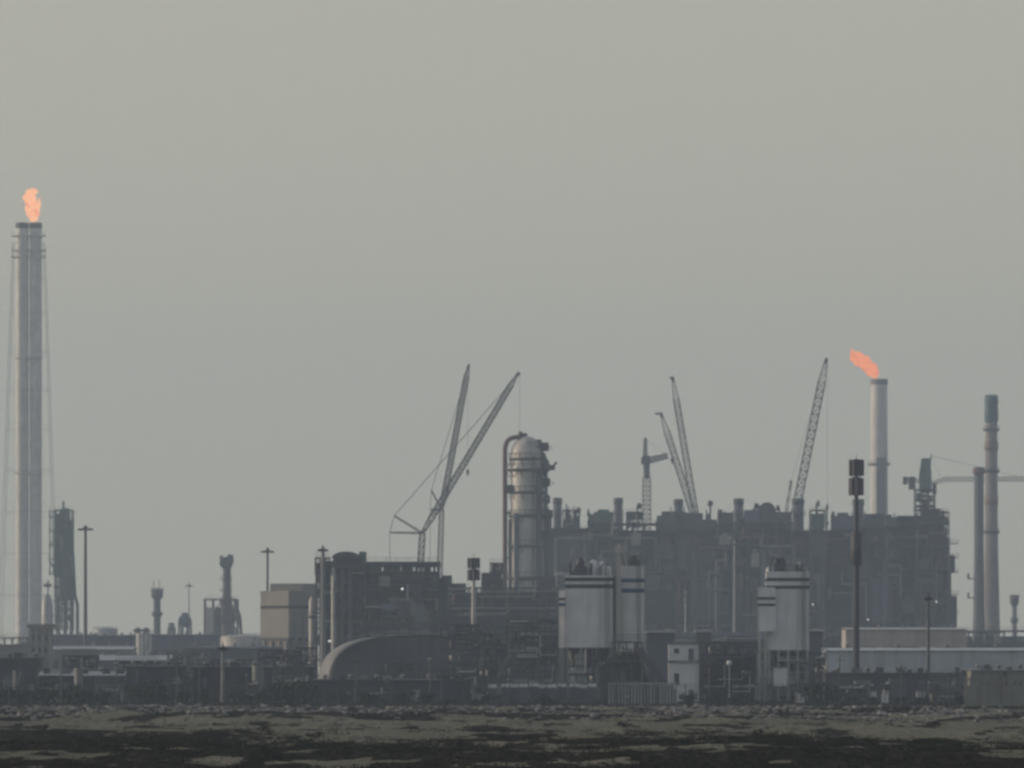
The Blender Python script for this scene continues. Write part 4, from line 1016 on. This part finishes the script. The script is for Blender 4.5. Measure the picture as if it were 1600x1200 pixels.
f = Fr(1225, 1000)
t = thing('silo_block', 'single white silo block with paired dark stripes standing apart on pale legs', 'silo block', f)
x0, xa, x1 = f.x(1184), f.x(1199), f.x(1264)
m = MB(); ribbed(m, xa, x1, 0, 7, f.z(1016), f.z(893)); m.build('body', M_white, t)
m = MB(); ribbed(m, x0, f.x(1210), -1.2, -.02, f.z(987), f.z(918)); m.build('annex', M_white, t)
stripe(t, xa, x1, 0, 7, f.z(908), f.z(903), M_navy); stripe(t, xa, x1, 0, 7, f.z(920), f.z(915), M_navy)
stripe(t, x0, f.x(1210), -1.2, -.11, f.z(937), f.z(933), M_navy); stripe(t, x0, f.x(1210), -1.2, -.11, f.z(947), f.z(943), M_navy)
for a, b, tp, mm in ((1198, 1209, 885, M_white), (1228, 1240, 886, M_silver), (1243, 1254, 877, M_white), (1256, 1263, 884, M_silver)):
    m = MB(); m.lathe(f.x((a + b) / 2), 3, [(f.d((b - a) / 2), f.z(893)), (f.d((b - a) / 2), f.z(tp + 3)), (.2, f.z(tp))], 12); m.build('roof_housing', mm, t)
for a, tp in ((1215, 871), (1224, 873), (1219, 878)):
    m = MB(); m.lathe(f.x(a), 2, [(.3, f.z(893)), (.55, f.z(884)), (.45, f.z(tp))], 8); m.build('dust_filter', M_craned, t)
m = MB(); rail(m, xa, x1, .1, f.z(893), 1.1, .05, 1.6); rail(m, xa, x1, 6.9, f.z(893), 1.1, .05, 1.6); m.build('roof_railing', M_grey, t)
process_frame(t, xa + .2, x1 - .2, .9, 6, 0, f.z(1018), 4, 3, random.Random(15), .2, ny=1, fill=.9, m_frame=M_grey)
legs(t, xa, x1, 0, 7, f.z(1016), 4, M_silver); legs(t, x0, xa, -1.2, 3, f.z(987), 1, M_silver)
for k in range(3): xc = f.x(1212 + k * 20); m = MB(); m.lathe(xc, 3.5, [(.35, f.z(1046)), (1.05, f.z(1018)), (1.1, f.z(1016))], 14); m.build('hopper', M_grey, t)
m = MB(); ribbed(m, f.x(1190), f.x(1262), 7.1, 7.6, 0, f.z(1016) - .05); m.build('back_sheet', M_grey, t)

silo_gear(t, xa, x1, f.z(893), 6)
f = Fr(990, 985)
t = thing('conveyor', 'dark inclined belt conveyor sloping down from the silo legs to the pale fence', 'conveyor', f)
a, b = f.p(1000, 1018, 0), f.p(1036, 1067, 0)
m = MB(); m.prism([(f.x(990), f.z(1014)), (f.x(1003), f.z(1012)), (f.x(1043), f.z(1067)), (f.x(1033), f.z(1070))], 0, 1.8); m.build('belt_gallery', M_craned, t)
m = MB()
for u in (.15, .45, .75): p = a.lerp(b, u); m.tube((p.x - .2, .2, 0), (p.x, .2, p.z), .13, n=4); m.tube((p.x - .2, 1.4, 0), (p.x, 1.4, p.z), .13, n=4)
m.build('trestle', M_steel, t)
f = Fr(975, 990)
t = thing('aggregate_bin', 'dark row of aggregate bins heaped beneath the striped silos', 'aggregate bin', f)
m = MB(); m.prism([(f.x(936), 0), (f.x(1022), 0), (f.x(1004), f.z(1032)), (f.x(985), f.z(1022)), (f.x(955), f.z(1026)), (f.x(938), f.z(1044))], 0, 5); m.build('bin', M_sandhp, t)
m = MB()
for px in (938, 955, 972, 989, 1006, 1020): m.box(f.x(px) - .15, f.x(px) + .15, -.25, -.01, 0, f.z(1040))
m.build('buttress', M_craned, t)
process_frame(t, f.x(955), f.x(1003), -1.6, 1.5, 0, f.z(1003), 4, 3, random.Random(4), .18, ny=1, fill=.8, m_frame=M_craned)

# white cabin and yard gear between the silos
def cabin(label, px0, px1, tops, Y, mats, cat='cabin', name='site_cabin', depth=4.0, doors=True, base=None):
    """stacked site cabins: tops = [(top, bottom), ...]"""
    f = Fr((px0 + px1) / 2, Y); t = thing(name, label, cat, f)
    x0, x1 = f.x(px0), f.x(px1)
    for (tp, bt), mm in zip(tops, mats):
        z1, z0 = f.z(tp), (0 if bt is None else f.z(bt))
        m = MB(); ribbed(m, x0, x1, 0, depth, z0, z1 - .12, .5); m.build('wall', mm, t)
        m = MB(); m.box(x0 - .15, x1 + .15, -.2, depth + .15, z1 - .119, z1 + .02); m.build('roof', M_grey, t)
        if doors:
            n = max(2, int((x1 - x0) / 1.6)); h = z1 - z0
            for i in range(n):
                x = x0 + (x1 - x0) * (i + .5) / n
                if i % 3 == 1: m = MB(); m.box(x - .42, x + .42, -.14, -.08, z0 + .05, z0 + min(2.0, h * .8)); m.build('door', M_blueg, t)
                else: m = MB(); m.box(x - .4, x + .4, -.13, -.08, z0 + h * .42, z0 + h * .72); m.build('window', M_glass, t)
    return t
cabin('white two storey site cabin standing between the silo blocks', 1046, 1091, [(1006, 1032), (1035, None)], 975, [M_white, M_white], depth=5)
cabin('small white cabin between the legs of the single striped silo block', 1209, 1229, [(1042, 1072)], 985, [M_white], depth=2.5, doors=False)
f = Fr(1140, 985)
t = thing('pump_skid', 'dark cluttered machinery skid in the yard between white cabin and single silo block', 'machinery', f)
process_frame(t, f.x(1098), f.x(1180), 0, 4, 0, f.z(1022), 7, 4, random.Random(14), .2, ny=1, fill=.9, m_frame=M_craned)
m = MB(); m.box(f.x(1096), f.x(1182), 3.4, 4.4, 0, f.z(1030)); m.build('screen_wall', M_craned, t)
m = MB(); m.ball(f.p(1139, 1036, -1.4), .5, 10, 6); m.tube(f.p(1139, 1040, -1.4), f.p(1139, 1090, -1.4), .1, n=6); m.build('white_drum', M_white, t)
m = MB(); m.tube(f.p(1176, 1095, 1), f.p(1176, 1008, 1), .22, n=6); m.tube(f.p(1163, 1095, 1), f.p(1163, 1018, 1), .18, n=6); m.build('vent', M_craned, t)
def canopy(label, px0, px1, top, Y, dep=6):
    f = Fr((px0 + px1) / 2, Y); t = thing('canopy', label, 'canopy', f); x0, x1 = f.x(px0), f.x(px1); z = f.z(top)
    m = MB(); m.prism([(x0, z - f.d(4.5)), (x1, z - f.d(4.5)), (x1, z - f.d(2)), ((x0 + x1) / 2, z), (x0, z - f.d(2))], 0, dep); m.build('roof', M_roof, t)
    m = MB(); m.box(x0 + .3, x1 - .3, .8, dep - .5, 0, z - f.d(4.6)); m.build('wall', M_blueg, t)
    for x in (x0 + .2, x1 - .2): m = MB(); m.box(x - .12, x + .12, .1, .34, 0, z - f.d(4.6)); m.build('post', M_grey, t)
canopy('pale flat canopy roof beside the blue striped silo block', 1009, 1056, 984, 1120)
canopy('smaller pale canopy roof above the white two storey cabin', 1086, 1113, 983, 1130)
canopy('pale canopy roof close behind the single striped silo block', 1262, 1288, 982, 1130)

# ================================================================== long sheds
def shed(name, label, cat, px0, px1, top, Y, depth, mwall, mroof, pitch=2.5, bays=8, eave=4.0, open_front=False, doors=0, zb=0):
    f = Fr((px0 + px1) / 2, Y); t = thing(name, label, cat, f)
    x0, x1, zt = f.x(px0), f.x(px1), f.z(top); ze = zt - f.d(pitch) - f.d(eave) * .0
    m = MB(); m.box(x0 + .25, x1 - .25, 0, depth, 0, ze - .01)
    n = max(2, int((x1 - x0) / 1.2))
    for i in range(n + 1):
        x = x0 + .3 + (x1 - x0 - .6) * i / n; m.box(x - .06, x + .06, -.08, -.001, .02, ze - .03)
    m.build('wall', mwall, t)
    m = MB(); vs = [(x, y, z) for x in (x0, x1) for y, z in ((-.5, ze), (depth / 2, zt), (depth + .5, ze), (depth + .5, ze + .12), (depth / 2, zt + .12), (-.5, ze + .12))]
    m.add(vs, [(0, 1, 2, 3, 4, 5), (11, 10, 9, 8, 7, 6)] + [(i, 6 + i, 6 + (i + 1) % 6, (i + 1) % 6) for i in range(6)]); m.build('roof', mroof, t)
    for i in range(bays):
        x = x0 + (x1 - x0) * (i + .5) / bays; wd = (x1 - x0) / bays * .28; h = ze
        if doors and i % doors == 0: m = MB(); m.box(x - wd, x + wd, -.16, -.09, 0, h * .72); m.build('roller_door', M_grey if mwall is M_dark else M_blueg, t)
        else: m = MB(); m.box(x - wd, x + wd, -.15, -.09, h * .52, h * .72); m.build('window', M_glass, t)
    if name == 'low_shed':
        rg = random.Random(int(px0 * 7 + top)); span = x1 - x0
        for i in range(int(span / 2.2)):
            x = rg.uniform(x0 + .5, x1 - 1.5); w = rg.uniform(.3, 1.3); h = rg.uniform(.3, 1.3)
            m = MB(); m.box(x, x + w, 1 + i * .02, 3, ze - .2, zt + h * .7); m.build('roof_unit', rg.choice((M_dark, M_steel, M_blueg, M_craned, M_grey)), t)
        for i in range(int(span / 2.0)):
            x = rg.uniform(x0 + .3, x1 - 2.5); w = rg.uniform(.5, 2.2); a = rg.uniform(0, ze * .5); b = a + rg.uniform(.6, ze * .6)
            m = MB(); m.box(x, x + w, -.13 - .01 * i, -.09 - .01 * i, a, min(b, ze - .1)); m.build('patched_sheet', rg.choice((M_dark, M_blueg, M_steel, M_core, M_grey, M_steelp)), t)
    for i in range(5): x = x0 + (x1 - x0) * (i + .5) / 5; m = MB(); m.lathe(x, depth / 2, [(.35, zt - .2), (.35, zt + .5), (.6, zt + .55), (.1, zt + .9)], 8); m.build('roof_vent', M_grey, t)
    return t
shed('warehouse', 'long beige warehouse below the end of the wide process block', 'warehouse', 1320, 1512, 981, 1300, 18, M_cream, M_pale, 3, 3, doors=2)
shed('long_shed', 'very long pale teal shed stretching to the edge beneath the chimneys', 'shed', 1288, 1680, 1013, 1110, 14, M_tealrf, M_tealrf, 4, 0)
shed('warehouse', 'dark blue low hall at the foot of the green scaffolded column', 'warehouse', 66, 148, 991, 1600, 16, M_blueg, M_blueg, 2, 6)
shed('warehouse', 'dark blue hall between the tall floodlight mast and the pale drum tank', 'warehouse', 140, 209, 992, 1560, 16, M_blueg, M_steel, 2, 5)
shed('warehouse', 'dark teal hall below the dark spherical tank and purple tower', 'warehouse', 236, 342, 991, 1580, 16, M_blueg, M_steel, 2, 7)
shed('long_shed', 'low pale roofed shed below the pale drum tank', 'shed', 150, 268, 1024, 1250, 12, M_blueg, M_roof, 8, 9)
shed('long_shed', 'grey blue shed beneath the cream storage tank', 'shed', 290, 440, 1010, 1300, 12, M_blueg, M_blueg, 3, 9, doors=3)
shed('long_shed', 'pale grey shed running below the two blue halls', 'shed', 80, 210, 1010, 1400, 12, M_grey, M_roof, 5, 9)
shed('low_shed', 'dark shed nearest the fence under the beige block building', 'shed', 300, 492, 1041, 1000, 10, M_dark, M_dark, 2, 0)
shed('low_shed', 'dark low shed with a small raised lump below the pale roofed shed', 'shed', 196, 288, 1040, 990, 10, M_dark, M_dark, 2, 0)
shed('low_shed', 'dark plain shed at the photo edge under the pale concrete block', 'shed', -40, 62, 1027, 1050, 10, M_dark, M_steel, 2, 0)
shed('low_shed', 'dark low shed below the arched hall', 'shed', 486, 690, 1062, 960, 9, M_dark, M_dark, 1.5, 0)
shed('low_shed', 'dark narrow shed with open front in the yard under the pale teal shed', 'shed', 1288, 1522, 1051, 985, 9, M_craned, M_craned, 1.5, 0, doors=3)
shed('low_shed', 'dim grey shed tucked behind the beige boundary wall', 'shed', 1515, 1680, 1046, 960, 9, M_wallb, M_grey, 2, 0)
shed('low_shed', 'slate shed with a strip of pale roof beside the lone lamp post', 'shed', 60, 196, 1050, 1000, 8, M_dark, M_roof, 6, 0)
# yard structures breaking the line of sheds
def yard_frame(label, a, b, top, Y, seed, nx, nz, mf=None, fill=.85, name='process_skid', dep=4, member=.22):
    g = Fr((a + b) / 2, Y); q = thing(name, label, 'process skid', g)
    process_frame(q, g.x(a), g.x(b), 0, dep, 0, g.z(top), nx, nz, random.Random(seed), member, ny=1, fill=fill, m_frame=mf or M_steel)
    return q
yard_frame('dark cluttered pipe frame hiding the end of the arched hall beside the striped silos', 792, 872, 968, 1085, 201, 8, 7)
yard_frame('low pipe frame in front of the middle of the arched hall', 652, 742, 1046, 1070, 202, 9, 3, M_steelp)
yard_frame('small pipe frame between the cream vessel and the arched hall', 462, 494, 1012, 1110, 203, 4, 4, M_steelp)
yard_frame('pipe frame at the foot of the lighter wall of the beige block', 404, 470, 1016, 1115, 204, 6, 4)
yard_frame('pipe frame below the cream storage tank behind the pale lamp post', 330, 392, 1030, 1060, 205, 6, 3)
yard_frame('pipe frame with vessels below the dark spherical tank', 262, 318, 1020, 1118, 206, 5, 4, M_grey)
yard_frame('ragged pipe frame below the pale drum tank', 182, 246, 1034, 1075, 207, 6, 3)
yard_frame('pipe frame below the tall floodlight mast', 98, 152, 1024, 1090, 208, 5, 4)
yard_frame('pipe frame at the photo edge in front of the cream cabin block', -10, 42, 1034, 1070, 209, 5, 3)
yard_frame('pipe frame between the arched hall crown and the shorter telecom pole', 690, 752, 976, 1118, 210, 6, 6, M_steelp, .7)
yard_frame('tall pipe frame before the roof of the arched hall, next to the dark cluttered one', 748, 794, 990, 1100, 213, 5, 6)
yard_frame('low pipe frame before the pale end of the arched hall roof', 586, 650, 1036, 1100, 214, 6, 3)
yard_frame('dim pipe frame between white cabin and single silo block, behind the machinery skid', 1094, 1184, 1004, 1060, 211, 8, 5)
yard_frame('pipe frame between single silo block and long teal shed', 1264, 1292, 1020, 1070, 212, 3, 4)
for k, (a, b, top, Y, lab) in enumerate(((246, 262, 1046, 1000, 'small pale drum tank in the yard below the dark spherical tank'), (394, 412, 1042, 985, 'squat grey drum tank in the yard below the beige block'),
        (116, 130, 1046, 985, 'squat drum tank in the yard at the foot of the tall floodlight mast'), (20, 36, 1050, 980, 'squat dark drum tank in the yard nearest the photo edge'))):
    drum_tank(lab, a, b, top, Y, (M_silver, M_grey, M_grey, M_steel)[k], 2, rails=False)
for k, (a, b, top, Y, cols_, rows_, lab) in enumerate(((44, 92, 1062, 930, 5, 2, 'low pipe skid before the slate shed at the photo edge'), (150, 190, 1070, 925, 4, 2, 'low pipe skid before the end of the slate shed'),
        (258, 300, 1058, 935, 5, 3, 'pipe skid before the gap between the two dark low sheds'), (356, 402, 1064, 930, 5, 2, 'low pipe skid just past the pale lamp post'), (426, 480, 1056, 940, 6, 3, 'pipe skid before the dark shed under the beige block'),
        (540, 610, 1074, 915, 7, 2, 'low pipe skid before the dark low shed below the arched hall'), (1300, 1352, 1070, 925, 5, 2, 'low pipe skid beside the pale box truck'), (1452, 1506, 1066, 930, 5, 2, 'low pipe skid next to the end of the beige wall'))):
    yard_frame(lab, a, b, top, Y, 300 + k, cols_, rows_, (M_steel, M_grey, M_steelp)[k % 3], .9, dep=3, member=.16)
pole0 = None
for k, px in enumerate((14, 58, 96, 182, 214, 276, 312, 386, 438, 474, 556, 604, 672, 706, 838, 1108, 1196, 1312, 1408, 1482)):
    g = Fr(px, 880 + (k * 37) % 60); sc = .75 + ((k * 29) % 50) / 100
    if pole0 is None:
        pole0 = thing('utility_pole', 'thin dark utility pole with a crossbar standing among the low dark sheds behind the fence', 'utility pole', g, 'thin poles among the sheds')
        m = MB(); m.lathe(0, 0, [(.13, 0), (.09, 6.2)], 6); m.build('pole', M_steel, pole0); m = MB(); m.box(-.9, .9, -.07, .07, 5.6, 5.75); m.build('crossbar', M_steel, pole0); q = pole0
    else: q = dup(pole0, (g.X, g.Y, 0), k * .7)
    q.scale = (1, 1, sc)
# concrete block at the edge
f = Fr(62, 1300)
t = thing('substation', 'pale concrete block with square pillars below the twin flare', 'building', f)
m = MB(); m.box(f.x(46), f.x(79), .4, 8, 0, f.z(980)); m.build('wall', M_conc, t)
m = MB(); m.box(f.x(42), f.x(84), -.6, 8.4, f.z(981), f.z(975)); m.build('roof', M_conc, t)
for px in (48, 57, 67, 77): m = MB(); m.box(f.x(px) - .45, f.x(px) + .45, -.3, .39, 0, f.z(981)); m.build('pillar', M_conc, t)
for px in (52.5, 62, 72):
    for py in (992, 1012): m = MB(); m.box(f.x(px) - .5, f.x(px) + .5, .3, .41, f.z(py + 8), f.z(py)); m.build('window', M_glass, t)
cabin('long cream cabin block at the photo edge beside the pale concrete block', -30, 40, [(1007, None)], 1290, [M_beige], name='office_block', cat='building', depth=8)
f = Fr(20, 1500)
t = thing('pipe_rack', 'pale low pipe rack around the foot of the twin flare', 'pipe rack', f)
process_frame(t, f.x(-30), f.x(66), 0, 5, 0, f.z(996), 8, 3, random.Random(77), .3, ny=1, fill=.8, m_frame=M_grey)
f = Fr(1575, 1750); t = thing('pipe_rack', 'low dark pipe rack around the foot of the chimney pair', 'pipe rack', f)
process_frame(t, f.x(1496), f.x(1680), 0, 6, 0, f.z(985), 10, 4, random.Random(78), .35, ny=1, fill=.8)
m = MB(); m.box(f.x(1496), f.x(1680), 6.2, 9, 0, f.z(994)); m.build('screen_wall', M_blueg, t)
f = Fr(1160, 1500); t = thing('pipe_rack', 'dark low pipe rack along the foot of the wide process block', 'pipe rack', f)
process_frame(t, f.x(1010), f.x(1320), 0, 6, 0, f.z(994), 18, 4, random.Random(79), .35, ny=1, fill=.8)
m = MB(); m.box(f.x(1010), f.x(1320), 6.2, 9, 0, f.z(988)); m.build('screen_wall', M_blueg, t)

# ================================================================== vehicles and yard things
def truck(label, px, Y, w, top, mm, mcab, cat='truck', facing=1):
    f = Fr(px, Y); t = thing('parked_truck', label, cat, f); L = f.d(w); h = f.z(top); hw = 1.2
    k = facing
    def bx(m, a, b, y0, y1, z0, z1): m.box(min(a * k, b * k), max(a * k, b * k), y0, y1, z0, z1)
    m = MB(); bx(m, -L / 2, L * .22, -hw, hw, .95, h); m.build('cargo_box', mm, t)
    m = MB(); c0, c1 = L * .25, L / 2
    m.prism([(c0 * k, .7), (c1 * k, .7), (c1 * k, h * .5), ((c1 - .5) * k, h * .82), (c0 * k, h * .86)], -hw * .95, hw * .95); m.build('cab', mcab, t)
    m = MB(); bx(m, c1 - .9, c1 - .1, -hw * .97, hw * .97, h * .5, h * .75); m.build('windscreen', M_glass, t)
    m = MB(); bx(m, -L / 2, L / 2 - .3, -hw * .5, hw * .5, .6, .94); m.build('chassis', M_craned, t)
    for a in (-.36, -.18, .36):
        for s in (-1, 1): m = MB(); m.tube((a * L * k, s * hw * .72, .5), (a * L * k, s * hw, .5), .5, n=12); m.build('wheel', M_tyre, t)
truck('dark box truck parked alone between the arched hall and the fence', 722, 868, 60, 1064, M_dark, M_grey)
truck('pale box truck parked before the dark open shed, under the telecom mast', 1352, 940, 34, 1063, M_grey, M_white)
truck('grey covered truck beside the pale truck in the dark shed yard', 1398, 935, 36, 1060, M_blueg, M_silver, facing=-1)
truck('small white van nearest the fence in the dark shed yard', 1441, 905, 18, 1080, M_silver, M_white, 'van')
f = Fr(1383, 900); t = thing('water_tote', 'small white tote standing in the yard near the fence', 'water tote', f)
m = MB(); m.box(-.55, .55, 0, 1.1, .15, 1.5); m.build('tank', M_white, t); m = MB()
for x in (-.6, 0, .6): m.box(x - .03, x + .03, -.05, 1.15, .1, 1.6)
m.build('cage', M_grey, t)
f = Fr(1251, 900); t = thing('water_tote', 'white tote on the ground before the single striped silo block', 'water tote', f)
m = MB(); m.box(-.6, .6, 0, 1.1, .15, 1.6); m.build('tank', M_white, t); m = MB()
for x in (-.65, 0, .65): m.box(x - .03, x + .03, -.05, 1.15, .1, 1.7)
m.build('cage', M_grey, t)
f = Fr(800, 1050); t = thing('drill_mast', 'thin leaning boom of a small rig behind the dark arched hall front', 'rig', f)
t.location.y = 1050
m = MB(); m.lattice(f.p(778, 1060, 0), f.p(797, 1022, 0), .7, .6, 10, .07); m.build('mast', M_grey, t)
m = MB(); m.box(f.x(766), f.x(792), -1, 1, .8, 2.6); m.build('body', M_grey, t)
for s in (-1, 1): m = MB(); m.box(f.x(765), f.x(793), s * 1.3 - .3, s * 1.3 + .3, 0, .8); m.build('track', M_tyre, t)

# stacked pale pipes / containers in the yard: a row of white capped posts and the pale screen fence
f = Fr(1000, 890)
t = thing('panel_fence', 'pale panel fence with posts in front of the striped silos', 'fence', f)
for i in range(22):
    x = f.x(952 + i * 5.0); m = MB(); m.box(x - .09, x + .09, -.09, .09, 0, f.z(1067)); m.build('post', M_silver, t)
m = MB()
for i in range(21):
    if i in (5, 10, 11, 17): continue
    x = f.x(952 + i * 5.0); m.box(x + .1, x + f.d(5) - .1, -.03, .03, .3, f.z(1071) - (.5 if i % 4 == 0 else 0))
m.build('panel', M_blueg, t)
m = MB(); m.box(f.x(950), f.x(1058), -.12, .12, f.z(1069), f.z(1067) + .02); m.build('top_rail', M_silver, t)
rng = random.Random(55)
places = ('furthest from the silos', 'second from the dark truck', 'third from the dark truck', 'fourth from the dark truck', 'fifth from the dark truck', 'sixth from the dark truck', 'seventh from the dark truck', 'eighth from the dark truck', 'ninth from the dark truck', 'tenth from the dark truck', 'nearest the pale panel fence')
for i in range(11):
    px = 772 + i * 15.5 + rng.uniform(-3, 3); g = Fr(px, 905 + rng.uniform(0, 12))
    q = thing('site_container', f'low white capped container in the yard row, {places[i]}', 'container', g, 'white capped containers in a row below the arched hall')
    w = rng.uniform(4.2, 5.4) / 10 * 1.3; h = g.z(1068 + rng.uniform(-1, 2))
    m = MB(); ribbed(m, -w, w, 0, 2.2, .1, h - .55, .3); m.build('body', M_blueg, q)
    m = MB(); m.box(-w - .06, w + .06, -.08, 2.26, h - .549, h); m.build('cap', M_white, q)

# ================================================================== boundary fence and wall
f = Fr(800, 850)
t = thing('boundary_fence', 'long dark wire mesh fence along the stony bank in front of the plant', 'fence', f)
pst = None; X0, X1 = f.x(-60), f.x(1506)
n = 72
for i in range(n + 1):
    x = X0 + (X1 - X0) * i / n
    if pst is None:
        m = MB(); m.box(-.07, .07, -.07, .07, -.2, 2.9); m.tube((0, 0, 2.9), (0, -.4, 3.25), .04, n=4); pst = m.build('post', M_steel, t); pst.location = (x, 0, 0)
    else:
        c = pst.copy(); COL.objects.link(c); c.location = (x, 0, 0)
m = MB()
for z in (.1, 1.0, 1.9, 2.8): m.tube((X0, 0, z), (X1, 0, z), .018, n=3)
for z in (2.98, 3.1, 3.22): m.tube((X0, -.1 - (z - 2.98), z), (X1, -.1 - (z - 2.98), z), .014, n=3)
k = 0; x = X0
while x < X1: m.box(x - .022, x + .022, -.008, .008, 0, 2.8); x += .34
m.build('wire_mesh', M_steel, t)
f = Fr(1600, 846)
t = thing('boundary_wall', 'beige boundary wall with a row of short pale posts on top', 'wall', f)
m = MB(); m.box(f.x(1508), f.x(1700), 0, .35, -.2, f.z(1071)); m.build('wall', M_wallb, t)
for i in range(26):
    x = f.x(1510 + i * 7.3); m = MB(); m.box(x - .17, x + .17, -.02, .37, f.z(1071) + .002, f.z(1057)); m.build('post', M_wallb, t)
m = MB(); m.box(f.x(1508), f.x(1700), .12, .22, f.z(1063), f.z(1061)); m.build('rail', M_grey, t)

# ================================================================== bushes and boulders
def bush_mesh(rng, r, h, nleaf, trunk=True):
    lf = MB(); cl = [(rng.uniform(-.6, .6) * r, rng.uniform(-.6, .6) * r, rng.uniform(.35, .8) * h, rng.uniform(.3, .55) * r) for _ in range(9)]
    for q in range(nleaf):
        c = rng.choice(cl); v = Vector((rng.gauss(0, 1), rng.gauss(0, 1), rng.gauss(0, 1))).normalized() * c[3] * rng.random() ** .4
        p = Vector(c[:3]) + Vector((v.x, v.y, v.z * .8)); p.z = max(p.z, .05)
        s = r * rng.uniform(.05, .11); u = Vector((rng.uniform(-1, 1), rng.uniform(-1, 1), rng.uniform(-1, 1))).normalized() * s
        w = u.cross(Vector((rng.uniform(-1, 1), rng.uniform(-1, 1), rng.uniform(-1, 1)))).normalized() * s * .6
        lf.add([p - u, p + w, p + u, p - w], [(0, 1, 2, 3)])
    st = MB()
    for c in cl: st.tube((rng.uniform(-.1, .1) * r, 0, 0), c[:3], .05 * r, .015 * r, n=4)
    return lf, st
rng = random.Random(99); protos = []
spots = [(8, 905, 2.6, 'bush at the photo edge before the dark plain shed'), (40, 890, 2.0, 'round bush before the pale concrete block'), (70, 880, 2.3, 'bush below the pale concrete block pillars'),
         (104, 900, 3.0, 'tall bush below the dark blue low hall'), (128, 890, 2.2, 'bush at the foot of the tall floodlight mast'), (164, 885, 1.9, 'low bush before the strip of pale roof'),
         (228, 905, 3.6, 'tallest bush, rising before the pale roofed shed'), (246, 895, 2.8, 'bush close beside the tallest one'), (285, 890, 2.0, 'bush below the dark spherical tank'),
         (318, 885, 2.1, 'bush just before the pale lamp post'), (372, 890, 2.0, 'bush below the cream storage tank'), (410, 895, 2.4, 'bush under the lighter wall of the beige block'),
         (452, 905, 3.4, 'broad bush below the corner of the beige block'), (476, 895, 3.0, 'bush below the cream upright vessel'), (530, 880, 1.8, 'low bush before the lit corner of the arched hall'),
         (575, 885, 2.0, 'bush before the pale roof edge of the arched hall'), (630, 880, 2.0, 'bush before the middle of the arched hall'), (668, 876, 1.8, 'bush between arched hall and dark truck'),
         (760, 878, 1.6, 'low bush just past the dark truck'), (850, 866, 1.5, 'small bush before the white capped containers'), (1075, 872, 1.7, 'bush below the white two storey cabin'),
         (1120, 868, 1.6, 'bush before the cluttered machinery skid'), (1282, 900, 3.2, 'dark bush between single silo block and dark open shed'), (1160, 880, 1.7, 'bush at the end of the machinery skid'),
         (1330, 866, 1.4, 'small bush before the pale box truck'), (1500, 866, 1.5, 'bush where the mesh fence meets the beige wall')]
for i, (px, Y, h, lab) in enumerate(spots):
    g = Fr(px, Y)
    if i < 4:
        q = thing('salt_bush', lab, 'bush', g, 'bushes growing along the boundary fence'); lf, st = bush_mesh(rng, 1.0, 1.15, 620)
        lf.build('crown', M_leaf, q); st.build('stem', M_bark, q); protos.append(q)
    else:
        q = dup(protos[i % 4], (g.X, g.Y, 0), rng.uniform(0, 6), lab)
    s = h / 1.15; q.scale = (s * rng.uniform(1.1, 1.6), s * 1.2, s)

lf, st = bush_mesh(rng, 1.0, .8, 260); k = 0
while k < 60:
    y = rng.uniform(405, 600); x = rng.uniform(-1, 1) * 800 * y / FOC
    if nz(x * .07, y * .03, 12.0) < -.05: continue
    lab = 'small dark salt bush on the pale sand strip below the stony bank'
    if k == 0:
        q = bpy.data.objects.new('sand_bush', None); COL.objects.link(q); tag(q, lab, 'bush', 'small bushes on the sand strip'); lf.build('crown', M_leafd, q); st.build('stem', M_bark, q); first = q
    else: q = dup(first, (0, 0, 0), rng.uniform(0, 6))
    s = rng.uniform(.25, .75); q.location = (x, y, height(x, y) - .05); q.scale = (s * rng.uniform(1, 1.9), s, s * rng.uniform(.7, 1.1)); k += 1
